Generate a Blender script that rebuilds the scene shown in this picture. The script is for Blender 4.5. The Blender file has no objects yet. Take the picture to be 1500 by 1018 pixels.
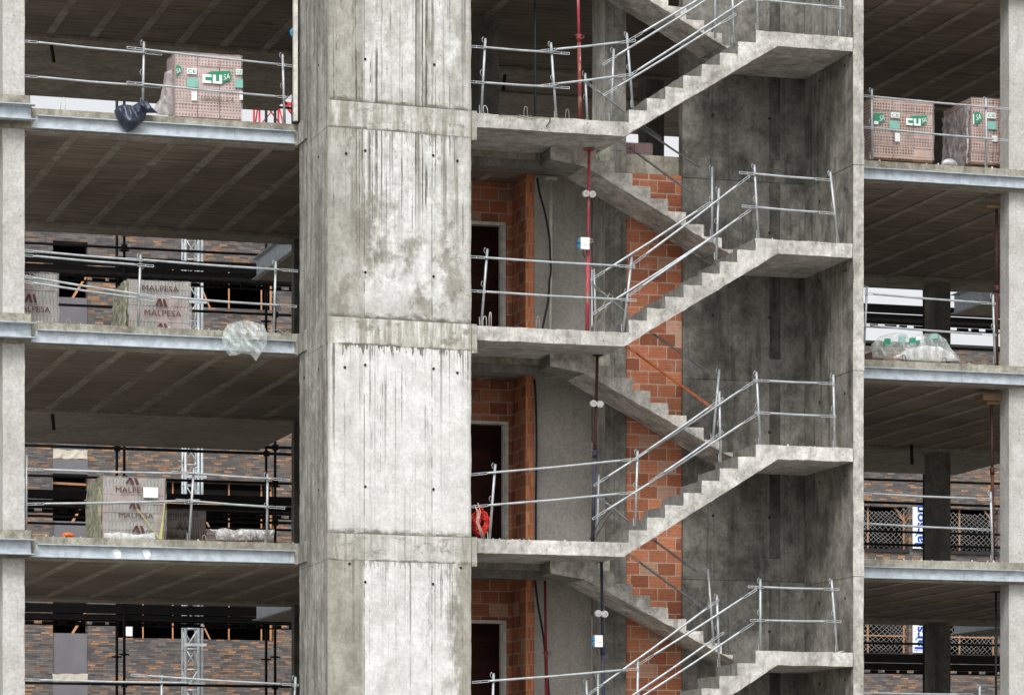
import bpy, bmesh, math, random
from mathutils import Vector, Matrix, noise
from mathutils.geometry import delaunay_2d_cdt
random.seed(7)
SC = bpy.context.scene
COL = SC.collection
R = math.radians
# ------------------------------------------------------------------ camera model (a level view camera with vertical shift)
F = 5060.0; TH = math.atan(1525.0/5060.0); HZ = 1258.0; DIST = 50.45; CAMZ = 1.474
FW = Vector((math.sin(TH), math.cos(TH), 0)); RT = Vector((math.cos(TH), -math.sin(TH), 0))
CAM = Vector((0, 0, CAMZ)) - FW*DIST
def ray(px, py): return FW + RT*((px-750.0)/F) + Vector((0, 0, (HZ-py)/F))
def P(px, py, Y):                      # the point of the plane y = Y that the photograph shows at a pixel
    d = ray(px, py); t = (Y-CAM.y)/d.y
    return CAM + d*t
def X(px, Y): return P(px, 0, Y).x
def Zp(px, py, Y): return P(px, py, Y).z

# ------------------------------------------------------------------ node helpers
class NT:
    def __init__(s, name):
        s.m = bpy.data.materials.new(name); s.m.use_nodes = True
        s.t = s.m.node_tree; s.t.nodes.clear()
        s.out = s.t.nodes.new('ShaderNodeOutputMaterial')
        s.b = s.t.nodes.new('ShaderNodeBsdfPrincipled')
        s.t.links.new(s.b.outputs[0], s.out.inputs[0])
        s.g = s.t.nodes.new('ShaderNodeNewGeometry')
        s.pos = s.g.outputs['Position']
    def set(s, inp, v):
        if isinstance(v, bpy.types.NodeSocket): s.t.links.new(v, inp)
        elif isinstance(v, (tuple, list)) and len(v) == 3 and inp.type == 'RGBA': inp.default_value = (*v, 1)
        else: inp.default_value = v
    def math(s, op, a, b=None, c=None, clamp=False):
        n = s.t.nodes.new('ShaderNodeMath'); n.operation = op; n.use_clamp = clamp
        for i, v in enumerate((a, b, c)):
            if v is not None: s.set(n.inputs[i], v)
        return n.outputs[0]
    def mul(s, a, b): return s.math('MULTIPLY', a, b)
    def add(s, a, b): return s.math('ADD', a, b)
    def sub(s, a, b): return s.math('SUBTRACT', a, b)
    def vm(s, v, k, off=(0, 0, 0)):
        n = s.t.nodes.new('ShaderNodeVectorMath'); n.operation = 'MULTIPLY_ADD'
        s.set(n.inputs[0], v); n.inputs[1].default_value = k; n.inputs[2].default_value = off
        return n.outputs[0]
    def noise(s, v, sc, det=4, ro=.55):
        n = s.t.nodes.new('ShaderNodeTexNoise'); s.set(n.inputs['Vector'], v)
        n.inputs['Scale'].default_value = sc; n.inputs['Detail'].default_value = det; n.inputs['Roughness'].default_value = ro
        return n.outputs[0]
    def white(s, v):
        n = s.t.nodes.new('ShaderNodeTexWhiteNoise'); n.noise_dimensions = '3D'; s.set(n.inputs['Vector'], v); return n.outputs[0]
    def voro(s, v, sc):
        n = s.t.nodes.new('ShaderNodeTexVoronoi'); s.set(n.inputs['Vector'], v); n.inputs['Scale'].default_value = sc
        return n.outputs['Distance']
    def mr(s, v, a, b, c=0., d=1., smooth=True):
        n = s.t.nodes.new('ShaderNodeMapRange'); n.interpolation_type = 'SMOOTHSTEP' if smooth else 'LINEAR'
        s.set(n.inputs[0], v)
        for i, q in enumerate((a, b, c, d)): s.set(n.inputs[i+1], q)
        return n.outputs[0]
    def mix(s, f, a, b, mode='MIX'):
        n = s.t.nodes.new('ShaderNodeMix'); n.data_type = 'RGBA'; n.blend_type = mode
        s.set(n.inputs[0], f); s.set(n.inputs[6], a); s.set(n.inputs[7], b); return n.outputs[2]
    def ramp(s, f, stops, const=False):
        n = s.t.nodes.new('ShaderNodeValToRGB'); r = n.color_ramp
        r.interpolation = 'CONSTANT' if const else 'LINEAR'
        while len(r.elements) < len(stops): r.elements.new(.5)
        for e, (p, c) in zip(r.elements, stops):
            e.position = p; e.color = (*c, 1) if isinstance(c, (tuple, list)) else (c, c, c, 1)
        s.set(n.inputs[0], f); return n.outputs[0]
    def sep(s, v):
        n = s.t.nodes.new('ShaderNodeSeparateXYZ'); s.set(n.inputs[0], v); return n.outputs
    def comb(s, x, y, z):
        n = s.t.nodes.new('ShaderNodeCombineXYZ')
        for i, v in enumerate((x, y, z)): s.set(n.inputs[i], v)
        return n.outputs[0]
    def bump(s, h, st, dist=.01):
        n = s.t.nodes.new('ShaderNodeBump'); n.inputs['Strength'].default_value = st; n.inputs['Distance'].default_value = dist
        s.set(n.inputs['Height'], h); s.t.links.new(n.outputs[0], s.b.inputs['Normal'])
    def fin(s, col, rough=.9, metal=0., spec=.25):
        s.set(s.b.inputs['Base Color'], col); s.set(s.b.inputs['Roughness'], rough)
        s.set(s.b.inputs['Metallic'], metal); s.set(s.b.inputs['Specular IOR Level'], spec)
        return s.m

def plain(name, c, rough=.6, metal=0., var=.25, sc=6, spec=.3):
    m = NT(name); n = m.noise(m.pos, sc, 5)
    a = tuple(x*(1-var) for x in c); b = tuple(min(1, x*(1+var)) for x in c)
    return m.fin(m.mix(n, a, b), rough, metal, spec)

def concrete(name, light, dark, stain, patch=(.42, .62), streak=.5, drips=.3, pits=.35, bump=.35, seed=0., sst=(.5, .72), form=0., eff=False, mott=.7, dirt=.25):
    m = NT(name); p = m.vm(m.pos, (1, 1, 1), (seed*3.1, seed*1.7, seed*2.3))
    big = m.mr(m.noise(p, 1.25, 6, .62), patch[0], patch[1])
    col = m.mix(big, light, dark)
    st = m.mr(m.noise(m.vm(p, (7, 7, .5)), 1, 5, .6), sst[0], sst[1])
    col = m.mix(m.mul(st, streak), col, stain)
    blot = m.mr(m.noise(m.vm(p, (1, 1, .7), (9, 4, 2)), 3.2, 6, .7), .55, .72)
    col = m.mix(m.mul(blot, streak*.8), col, stain)
    if drips:
        d = m.mr(m.noise(m.vm(p, (30, 30, .35), (5, 1, 8)), 1, 2, .5), .63, .70)
        g = m.mr(m.noise(m.vm(p, (1, 1, .6), (2, 7, 1)), 1.6, 2), .4, .6)
        col = m.mix(m.mul(m.mul(d, g), drips), col, tuple(x*.35 for x in stain))
    if form:                                         # faint formwork board lines
        x = m.sep(p); fr = m.math('FRACT', m.mul(m.add(x[0], x[1]), 1.0/form))
        ln = m.math('LESS_THAN', fr, .018)
        col = m.mix(m.mul(ln, .35), col, tuple(q*.5 for q in dark))
    if eff:                                          # lime bloom and painted-in light, paler below the pour joints
        zz = m.math('MODULO', m.sep(m.pos)[2], 3.0); q = m.noise(m.vm(p, (2.2, 2.2, 1.2)), 1.3, 6, .7)
        e = m.mul(m.mul(m.mr(zz, 1.9, 2.6), m.math('LESS_THAN', zz, 2.645)), m.mr(q, .40, .62))
        col = m.mix(m.mul(e, .75), col, (.27, .265, .235))
        fl = m.mul(m.mr(m.noise(m.vm(p, (1, 1, 1), (3, 3, 3)), 6, 5, .75), .67, .70), m.mr(q, .5, .6))
        col = m.mix(m.mul(fl, .6), col, (.42, .41, .37))
    fine = m.noise(p, 22, 8, .7); mid = m.noise(m.vm(p, (1, 1, .8), (6, 3, 9)), 5.5, 8, .75)
    col = m.mix(1., col, m.mr(mid, .36, .62, 1-.42*mott, 1+.16*mott, False), 'MULTIPLY')
    col = m.mix(1., col, m.mr(fine, .3, .7, .74, 1.18, False), 'MULTIPLY')
    dk = m.mul(m.mr(m.noise(m.vm(p, (1, 1, .9), (2, 8, 4)), 2.4, 9, .78), .60, .68), dirt)
    col = m.mix(dk, col, tuple(x*.6 for x in stain))
    v = m.voro(p, 16); gate = m.mr(m.noise(p, 5, 2), .5, .62)
    pit = m.mul(m.mul(m.math('LESS_THAN', v, .17), gate), pits)
    col = m.mix(pit, col, tuple(x*.3 for x in dark))
    m.bump(m.sub(m.add(m.mul(fine, .6), m.mul(m.noise(p, 5, 4), .8)), m.mul(pit, .8)), bump, .02)
    return m.fin(col, .92, 0, .2)

def brickwork(name, w, h, jw, jh, cols, mortar, clump=None, rough=.85, bump=.5, vary=.3, rowshift=.5, stain=None, ribs=False):
    m = NT(name); s = m.sep(m.pos)
    u0 = m.mul(m.add(s[0], s[1]), 1.0/w); v0 = m.mul(s[2], 1.0/h)
    row = m.math('FLOOR', v0)
    sh = m.mul(m.math('MODULO', row, 2), rowshift) if rowshift == .5 else m.white(m.comb(row, 3.3, 1.))
    u = m.add(u0, sh); cell = m.math('FLOOR', u)
    fu = m.math('FRACT', u); fv = m.math('FRACT', v0)
    rnd = m.white(m.comb(cell, row, .5)); rnd2 = m.white(m.comb(cell, row, 7.5))
    if clump:
        rnd = m.add(m.mul(rnd, 1-clump), m.mul(m.mr(m.noise(m.vm(m.pos, (.35, .35, 1.1)), 1.3, 3), .3, .7), clump))
    col = m.ramp(rnd, cols, True)
    col = m.mix(1., col, m.mr(rnd2, 0., 1., 1-vary, 1+vary, False), 'MULTIPLY')
    n = m.noise(m.pos, 18, 6, .65)
    col = m.mix(1., col, m.mr(n, .25, .75, .75, 1.2, False), 'MULTIPLY')
    jit = m.mul(m.sub(m.noise(m.pos, 9, 5, .7), .5), .22 if ribs else .03)
    mo = m.math('MAXIMUM', m.math('LESS_THAN', m.add(fu, jit), jw/w), m.math('LESS_THAN', m.add(fv, jit), jh/h))
    col = m.mix(mo, col, mortar)
    if ribs:
        rb = m.math('LESS_THAN', m.math('FRACT', m.mul(s[2], 1/.0475)), .22)
        col = m.mix(m.mul(m.mul(rb, m.sub(1., mo)), .3), col, (.15, .045, .022))
        ch = m.mr(m.noise(m.pos, 4.5, 7, .75), .60, .66); col = m.mix(m.mul(ch, .5), col, (.20, .075, .045))
    if stain:
        sm = m.mr(m.noise(m.pos, 2.3, 6, .7), .55, .7)
        col = m.mix(m.mul(sm, .55), col, stain)
    m.bump(m.sub(m.mul(n, .3), mo), bump, .01)
    return m.fin(col, rough, 0, .2)

M = {}
M['conc_light'] = concrete('light_concrete', (.54, .53, .50), (.40, .39, .355), (.22, .21, .175), streak=.5, drips=.3, seed=1, mott=.9, dirt=.4)
M['conc_col'] = concrete('column_concrete', (.52, .515, .50), (.45, .445, .42), (.32, .31, .28), streak=.3, drips=.12, seed=2, pits=.5, mott=.3, dirt=.12)
M['conc_side'] = concrete('streaked_grey_concrete', (.42, .415, .385), (.30, .295, .27), (.18, .175, .155), streak=.75, drips=.5, seed=3, sst=(.44, .62), form=.48)
M['conc_stair'] = concrete('stair_concrete', (.57, .56, .53), (.41, .40, .37), (.21, .203, .178), streak=.55, drips=0., seed=4, patch=(.42, .62), pits=.9, mott=.8, dirt=.5)
M['conc_stair2'] = concrete('grimy_stair_concrete', (.60, .58, .535), (.40, .385, .35), (.17, .165, .145), streak=.5, drips=0., seed=14, pits=.8, mott=1., dirt=.6)
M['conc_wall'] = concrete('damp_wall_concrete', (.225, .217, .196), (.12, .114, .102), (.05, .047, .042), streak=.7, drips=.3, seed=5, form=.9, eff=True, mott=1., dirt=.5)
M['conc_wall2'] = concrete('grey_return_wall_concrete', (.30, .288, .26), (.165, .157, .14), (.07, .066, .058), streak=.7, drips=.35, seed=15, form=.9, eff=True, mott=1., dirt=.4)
M['conc_strip'] = concrete('dark_make_up_strip', (.13, .125, .112), (.075, .071, .064), (.035, .033, .03), streak=.8, drips=.4, seed=16, mott=1.)
M['conc_edge'] = concrete('slab_edge_concrete', (.36, .345, .29), (.27, .255, .21), (.15, .14, .11), streak=.6, drips=.4, seed=6, bump=.8, mott=1., dirt=.6)
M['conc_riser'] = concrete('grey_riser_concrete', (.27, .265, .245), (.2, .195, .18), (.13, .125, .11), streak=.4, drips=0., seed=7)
M['plaster'] = concrete('grey_cement_render', (.40, .375, .345), (.31, .295, .27), (.22, .208, .19), patch=(.38, .66), streak=.3, drips=0., pits=0., bump=.12, seed=8, mott=.15, dirt=0.)
M['conc_inner'] = concrete('inner_concrete', (.235, .225, .205), (.165, .157, .142), (.10, .096, .085), streak=.5, drips=.2, seed=9)
# ceiling panels between the joists: dark board-marked brown grey
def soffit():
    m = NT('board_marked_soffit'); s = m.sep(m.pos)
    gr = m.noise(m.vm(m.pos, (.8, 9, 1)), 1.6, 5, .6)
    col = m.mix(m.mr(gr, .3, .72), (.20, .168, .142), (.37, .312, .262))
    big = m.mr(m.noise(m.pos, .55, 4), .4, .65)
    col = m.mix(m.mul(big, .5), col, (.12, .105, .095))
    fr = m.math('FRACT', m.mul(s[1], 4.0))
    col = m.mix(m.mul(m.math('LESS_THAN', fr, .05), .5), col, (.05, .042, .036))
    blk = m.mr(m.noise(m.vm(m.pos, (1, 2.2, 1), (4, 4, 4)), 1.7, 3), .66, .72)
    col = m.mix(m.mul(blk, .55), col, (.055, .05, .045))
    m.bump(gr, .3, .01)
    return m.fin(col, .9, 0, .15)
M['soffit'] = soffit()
M['joist'] = concrete('joist_concrete', (.42, .385, .335), (.32, .29, .25), (.19, .172, .148), streak=.4, drips=0., seed=10, pits=.6)
M['balcony'] = concrete('balcony_soffit_concrete', (.36, .33, .28), (.29, .265, .225), (.2, .185, .16), streak=.3, drips=0., seed=11, pits=.2)

# the front of the core: pale panels, olive stains and thin run-off lines that start under each floor band
XA = X(480, -1.70); XB = X(690, -1.55)
def core_front():
    m = NT('stained_core_concrete'); s = m.sep(m.pos)
    u = m.mul(m.sub(s[0], XA), 1.0/(XB-XA)); z = s[2]
    zz = m.math('MODULO', z, 3.0); lev = m.mul(m.math('FLOOR', m.mul(z, 1/3.0)), .1)      # .1 .2 .3 .4 per storey
    def per(d, c, b, a): return m.ramp(m.add(lev, .05), [(0., d), (.2, c), (.3, b), (.4, a)], True)
    p = m.pos
    n1 = m.noise(p, 1.5, 6, .62); n2 = m.noise(m.vm(p, (1, 1, .55), (3, 1, 5)), 3.4, 6, .68); fine = m.noise(p, 24, 8, .72)
    white = m.mix(m.mr(n2, .35, .65), (.70, .705, .70), (.60, .60, .585))
    grey = m.mix(m.mr(n2, .35, .65), (.37, .36, .315), (.235, .225, .185))
    wob = m.mul(m.sub(n2, .5), .16)
    left = m.mul(m.mr(m.add(u, m.mul(wob, .35)), .235, .262, 1., 0.), per(.95, .18, .72, .85))
    right = m.mul(m.mr(m.add(u, m.mul(wob, 2.8)), .80, .93), per(.95, .05, .45, .55))
    rstr = m.mul(m.mr(m.math('ABSOLUTE', m.sub(u, .70)), .03, .10, 1., 0.), m.mul(per(0., .1, .35, 1.), m.mr(m.noise(m.vm(p, (9, 9, .5)), 1, 4), .42, .6)))
    n1b = m.noise(m.vm(p, (1, 1, .8), (7, 2, 5)), 2.2, 8, .72)
    mott = m.mul(m.mul(m.mr(n1b, .44, .60), per(.15, .16, .95, .5)), m.mr(zz, 1.25, 2.3, 1., per(.8, .5, .25, .9)))
    low = m.mul(m.mr(m.add(zz, m.mul(wob, 2.)), .05, .55, 1., 0.), per(.2, .25, .45, .35))
    st = m.math('MAXIMUM', m.math('MAXIMUM', left, right), m.math('MAXIMUM', m.math('MAXIMUM', mott, rstr), low))
    st = m.math('MINIMUM', st, 1.)
    col = m.mix(st, white, grey)
    # broad and thin run-off
    br = m.mr(m.noise(m.vm(p, (11, 11, .25)), 1, 4, .55), .52, .66)
    fade = m.math('MAXIMUM', m.mr(zz, .4, 2.4), per(0., 0., 0., .75))
    col = m.mix(m.mul(m.mul(br, fade), per(.2, .15, .85, .85)), col, (.19, .18, .145))
    th = m.mr(m.noise(m.vm(p, (34, 34, .12), (1, 2, 3)), 1, 2, .45), .565, .60)
    st0 = m.mr(m.noise(m.vm(p, (4.5, 4.5, .9), (2, 6, 3)), 1, 4, .6), .42, .58)
    ln = m.mr(m.add(zz, m.mul(m.noise(m.vm(p, (20, 20, 0.)), 1, 1), -3.4)), -1.3, .6)
    ln = m.math('MAXIMUM', ln, per(.0, .25, .1, .95))
    col = m.mix(m.mul(m.mul(m.mul(th, st0), ln), per(.6, .75, 1., .85)), col, (.07, .067, .052))
    # formwork joints
    for uj, wd in ((.252, .0035), (.724, .0035)):
        j = m.math('LESS_THAN', m.math('ABSOLUTE', m.add(m.sub(u, uj), m.mul(m.sub(n2, .5), .004))), wd)
        col = m.mix(m.mul(j, m.mr(m.noise(m.vm(p, (1, 1, 2.5)), 2, 4), .38, .58, .15, .8)), col, (.15, .145, .125))
    # band at slab level: rougher and greyer, torn dark laitance just under it
    band = m.math('GREATER_THAN', zz, 2.63)
    bcol = m.mix(m.mr(m.noise(m.vm(p, (9, 9, 1.2)), 1, 6, .7), .36, .62), (.66, .655, .625), (.30, .29, .245))
    bcol = m.mix(m.mul(m.mr(m.noise(p, 2.1, 5), .48, .62), .5), bcol, (.30, .29, .24))
    col = m.mix(m.mul(band, per(.55, .95, .9, .9)), col, bcol)
    torn = m.mr(m.add(m.sub(2.63, zz), m.mul(m.noise(m.vm(p, (13, 13, 2.5)), 1, 6, .7), -1.0)), -.50, -.47, 1., 0.)
    torn = m.mul(m.mul(torn, m.math('LESS_THAN', zz, 2.64)), m.mul(m.mr(u, .06, .12), per(.5, .95, .45, .55)))
    col = m.mix(torn, col, (.155, .15, .125))
    jn = m.noise(m.vm(p, (1, 1, 2.2)), 7, 7, .72)
    tj = m.mr(m.add(zz, m.mul(m.sub(jn, .5), .26)), .0, .085, .9, 0.)
    col = m.mix(tj, col, (.12, .117, .098))
    bj = m.mr(m.math('ABSOLUTE', m.add(m.sub(zz, 2.64), m.mul(m.sub(jn, .5), .10))), .004, .022, .8, 0.)
    col = m.mix(m.mul(bj, m.mr(m.noise(p, 2.6, 4), .40, .56)), col, (.13, .125, .105))
    sp = m.mul(m.mr(m.math('ABSOLUTE', m.sub(zz, 2.82)), .12, .19, 1., 0.), m.mr(m.noise(m.vm(p, (1, 1, 1.6), (4, 4, 1)), 3.1, 8, .75), .53, .62))
    col = m.mix(m.mul(sp, per(.7, .75, .6, .6)), col, (.20, .195, .155))
    mid = m.noise(m.vm(p, (1, 1, .7), (6, 3, 9)), 6.5, 8, .76)
    col = m.mix(1., col, m.mr(mid, .36, .62, per(.84, .90, .76, .80), 1.06, False), 'MULTIPLY')
    edge = m.mul(m.mr(m.add(m.math('ABSOLUTE', m.sub(u, .5)), m.mul(m.sub(mid, .5), .05)), .475, .497), .65)
    col = m.mix(edge, col, (.30, .29, .25))
    dk = m.mr(m.noise(m.vm(p, (1.3, 1.3, .5), (2, 8, 4)), 2.2, 9, .78), .585, .655)
    col = m.mix(m.mul(dk, per(.5, .16, .75, .7)), col, (.19, .185, .14))
    col = m.mix(1., col, m.mr(fine, .3, .7, .8, 1.12, False), 'MULTIPLY')
    pit = m.mul(m.math('LESS_THAN', m.voro(p, 13), .11), m.mr(n1, .48, .55))
    col = m.mix(m.mul(pit, .6), col, (.14, .135, .12))
    m.bump(m.sub(m.add(m.mul(fine, .5), m.mul(n2, .7)), m.mul(pit, .7)), .3, .02)
    return m.fin(col, .92, 0, .2)
M['core'] = core_front()

M['brick'] = brickwork('orange_hollow_brick', .285, .19, .014, .014,
    [(0, (.35, .13, .07)), (.25, (.41, .155, .085)), (.55, (.46, .185, .10)), (.8, (.29, .10, .055)), (.93, (.40, .24, .17))], (.42, .34, .28), stain=(.40, .30, .235), vary=.28, ribs=True)
M['brick_dark'] = brickwork('dark_red_brick', .285, .19, .014, .014,
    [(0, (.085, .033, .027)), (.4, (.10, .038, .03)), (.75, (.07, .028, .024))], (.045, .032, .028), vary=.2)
M['brick_end'] = brickwork('brick_end_grain', .055, .19, .01, .018,
    [(0, (.52, .17, .07)), (.5, (.6, .22, .1)), (.8, (.44, .13, .06))], (.42, .27, .19), vary=.25)
M['facade'] = brickwork('grey_and_orange_facing_brick', .225, .052, .008, .009,
    [(0, (.078, .073, .073)), (.22, (.105, .098, .096)), (.42, (.135, .124, .118)), (.58, (.165, .142, .125)), (.70, (.215, .13, .085)), (.80, (.33, .185, .105)), (.94, (.40, .25, .16))],
    (.075, .072, .072), clump=.24, vary=.18, rowshift=.33, bump=.2)
M['board'] = plain('grey_board', (.15, .145, .16), .8, 0, .3, 1.6)
M['black_void'] = plain('dark_interior_shade', (.018, .017, .017), .95, 0, .2, 2)  # shade of window openings and tie holes put into a near-black colour
M['timber'] = plain('orange_timber', (.50, .25, .12), .8, 0, .3, 9)
M['strip'] = plain('cream_mortar', (.52, .48, .40), .9, 0, .25, 8)
def galv(name, c, rough, metal, amt=.3, grime=False):
    m = NT(name); n = m.noise(m.pos, 7, 5, .65); n2 = m.noise(m.vm(m.pos, (1.2, 1.2, 9)), 2.5, 3)
    a = tuple(x*(1-amt) for x in c)
    col = m.mix(m.mr(n, .35, .68), c, a); col = m.mix(m.mul(m.mr(n2, .55, .72), .35), col, tuple(x*.6 for x in a))
    if grime:
        g1 = m.mr(m.noise(m.vm(m.pos, (14, 14, 1.2)), 1, 6, .7), .56, .70); g2 = m.mr(m.noise(m.pos, 1.1, 4), .4, .6)
        col = m.mix(m.mul(m.mul(g1, g2), .6), col, (.20, .20, .19))
        g3 = m.mr(m.noise(m.vm(m.pos, (1, 1, 3), (5, 5, 5)), 3.5, 8, .8), .64, .70); col = m.mix(m.mul(g3, .55), col, (.24, .19, .14))
    return m.fin(col, rough, metal, .4)
M['beam'] = galv('galvanised_beam', (.50, .56, .61), .55, .25, .3, True)
M['tube'] = galv('galvanised_tube', (.47, .505, .525), .5, .4)
M['tube_dark'] = galv('weathered_tube', (.22, .24, .245), .5, .4)
M['tube_white'] = galv('pale_tube', (.66, .65, .60), .6, .1)
M['scaffold'] = plain('black_painted_steel', (.018, .018, .02), .6, .2, .3, 5)
M['deck'] = plain('dark_deck_steel', (.028, .026, .028), .7, .2, .4, 5)
M['orange'] = plain('orange_paint', (.62, .15, .04), .5, 0, .2, 12)
M['red'] = plain('red_paint', (.52, .03, .045), .5, 0, .35, 10)
M['crane_red'] = plain('crane_red_paint', (.52, .035, .045), .5, 0, .15, 3)
def rusty(name, paint, rust, lo=.4, hi=.55):
    m = NT(name); n = m.noise(m.vm(m.pos, (1, 1, .6)), 9, 6, .7)
    return m.fin(m.mix(m.mr(n, lo, hi), paint, rust), .75, 0, .25)
M['prop_rust'] = rusty('rusty_red_steel', (.20, .045, .04), (.40, .29, .24), .5, .62)
M['prop_red'] = rusty('bright_red_prop_paint', (.42, .05, .085), (.42, .17, .15), .45, .65)
M['prop_navy'] = rusty('navy_prop_paint', (.02, .03, .06), (.045, .045, .06))
M['prop_brown'] = rusty('brown_prop_steel', (.05, .025, .022), (.09, .035, .028))
M['prop_dred'] = rusty('dark_red_prop_paint', (.22, .02, .03), (.16, .03, .03))
M['hose'] = plain('black_hose', (.012, .013, .018), .5, 0, .2)
M['wire'] = plain('rebar_wire', (.32, .28, .24), .7, .3, .3, 20)
M['wire_dark'] = plain('dark_rebar', (.05, .045, .045), .7, .3, .3, 20)
M['white'] = plain('white_plastic', (.78, .79, .80), .4, 0, .06)
M['blue'] = plain('blue_plastic', (.03, .16, .30), .5, 0, .2)
M['navy_bag'] = plain('navy_sheet_plastic', (.028, .038, .062), .38, 0, .35, 5, .5)
M['red_cable'] = plain('red_cable', (.66, .05, .035), .5, 0, .25, 15)
M['pink'] = plain('pink_cable', (.62, .36, .32), .6, 0, .2, 15)
M['lettering_brown'] = plain('brown_print', (.085, .035, .03), .7, 0, .2)
M['lettering_dark'] = plain('dark_print', (.035, .03, .03), .7, 0, .2)
M['green'] = plain('green_print', (.03, .24, .14), .6, 0, .2)
M['green_pale'] = plain('pale_green_print', (.22, .46, .40), .6, 0, .2)
M['white_print'] = plain('white_print', (.76, .80, .79), .6, 0, .08)
M['olive_print'] = plain('olive_print', (.12, .13, .05), .7, 0, .3)
M['banner_white'] = plain('white_banner_cloth', (.74, .78, .82), .6, 0, .05)
M['banner_blue'] = plain('blue_banner_ink', (.015, .06, .33), .6, 0, .1)
M['leaf_blue'] = plain('light_blue_banner_ink', (.08, .34, .55), .6, 0, .1)
M['net'] = plain('white_net_cord', (.33, .33, .32), .8, 0, .1)
M['wood_board'] = plain('grey_wood_plank', (.24, .16, .09), .85, 0, .3, 7)
M['yellow_strap'] = plain('yellow_strap', (.46, .47, .17), .6, 0, .2)
M['ground'] = concrete('pale_site_ground', (.32, .30, .27), (.25, .235, .21), (.18, .17, .15), seed=12, drips=0.)
def film(name, tint, alpha, rough=.25):
    m = NT(name); t = m.t.nodes.new('ShaderNodeBsdfTransparent'); mx = m.t.nodes.new('ShaderNodeMixShader')
    n = m.noise(m.vm(m.pos, (1.4, 1.4, .7)), 7, 3, .5)
    m.set(mx.inputs[0], m.mr(n, .35, .65, alpha*.5, min(1, alpha*1.35)))
    m.bump(m.noise(m.vm(m.pos, (1.5, 1.5, .6)), 8, 3, .5), .5, .04)
    m.fin(tint, rough, 0, .6)
    m.t.links.new(t.outputs[0], mx.inputs[1]); m.t.links.new(m.b.outputs[0], mx.inputs[2]); m.t.links.new(mx.outputs[0], m.out.inputs[0])
    return m.m
M['film_clear'] = film('clear_plastic_film', (.72, .79, .77), .34, .18)
M['film_white'] = film('white_plastic_film', (.72, .73, .73), .62)
M['film_grey'] = film('grey_plastic_wrap', (.46, .42, .42), .6)
M['film_wrap'] = film('shiny_pallet_wrap', (.66, .62, .62), .22, .15)
M['film_olive'] = film('mossy_pallet_wrap', (.33, .33, .20), .62, .25)
# perforated bricks on a pallet, courses of holes
def perforated(name, body, dark, pitch, course, hole, vert=False, alt=None):
    m = NT(name); s = m.sep(m.pos); u = m.mul(m.add(s[0], s[1]), 1/pitch); v = m.mul(s[2], 1/pitch)
    fu = m.sub(m.math('FRACT', u), .5); fv = m.sub(m.math('FRACT', v), .5)
    cr = m.mul(s[2], 1/course); row = m.math('FLOOR', cr)
    rnd = m.white(m.comb(row, m.math('FLOOR', m.mul(m.add(s[0], s[1]), 1/(course*3.1))), 2.))
    col = m.mix(m.mr(m.noise(m.pos, 6, 5), .35, .65), body, tuple(x*.78 for x in body))
    if alt: col = m.mix(m.math('GREATER_THAN', rnd, .4), col, alt)
    if vert: h = m.mul(m.math('LESS_THAN', m.math('ABSOLUTE', fu), hole), m.math('GREATER_THAN', rnd, .35))
    else:
        h = m.mul(m.math('LESS_THAN', m.add(m.mul(fu, fu), m.mul(fv, fv)), hole*hole), m.math('GREATER_THAN', rnd, .12))
    fr = m.math('FRACT', cr)
    h = m.mul(h, m.mul(m.math('GREATER_THAN', fr, .12), m.math('LESS_THAN', fr, .9)))
    col = m.mix(m.mul(h, .85), col, dark)
    col = m.mix(m.mul(m.math('LESS_THAN', fr, .07), .7), col, dark)
    m.bump(m.sub(0., h), .5, .01)
    return m.fin(col, .85, 0, .2)
M['pal_pink'] = perforated('pink_perforated_brick', (.62, .48, .45), (.17, .09, .08), .046, .165, .30)
M['pal_clay'] = perforated('clay_perforated_brick', (.55, .37, .30), (.035, .018, .015), .046, .165, .36)
M['pal_grey'] = perforated('grey_pink_ribbed_brick', (.36, .285, .26), (.2, .155, .14), .05, .115, .17, True, (.285, .30, .28))
M['pal_shade'] = perforated('shaded_ribbed_brick', (.09, .075, .07), (.03, .025, .025), .036, .115, .18, True)  # darkened copy of the ribbed brick, its shade put into the colour
M['pal_red'] = perforated('dark_red_brick_pack', (.20, .055, .055), (.06, .02, .02), .05, .15, .2)

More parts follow.
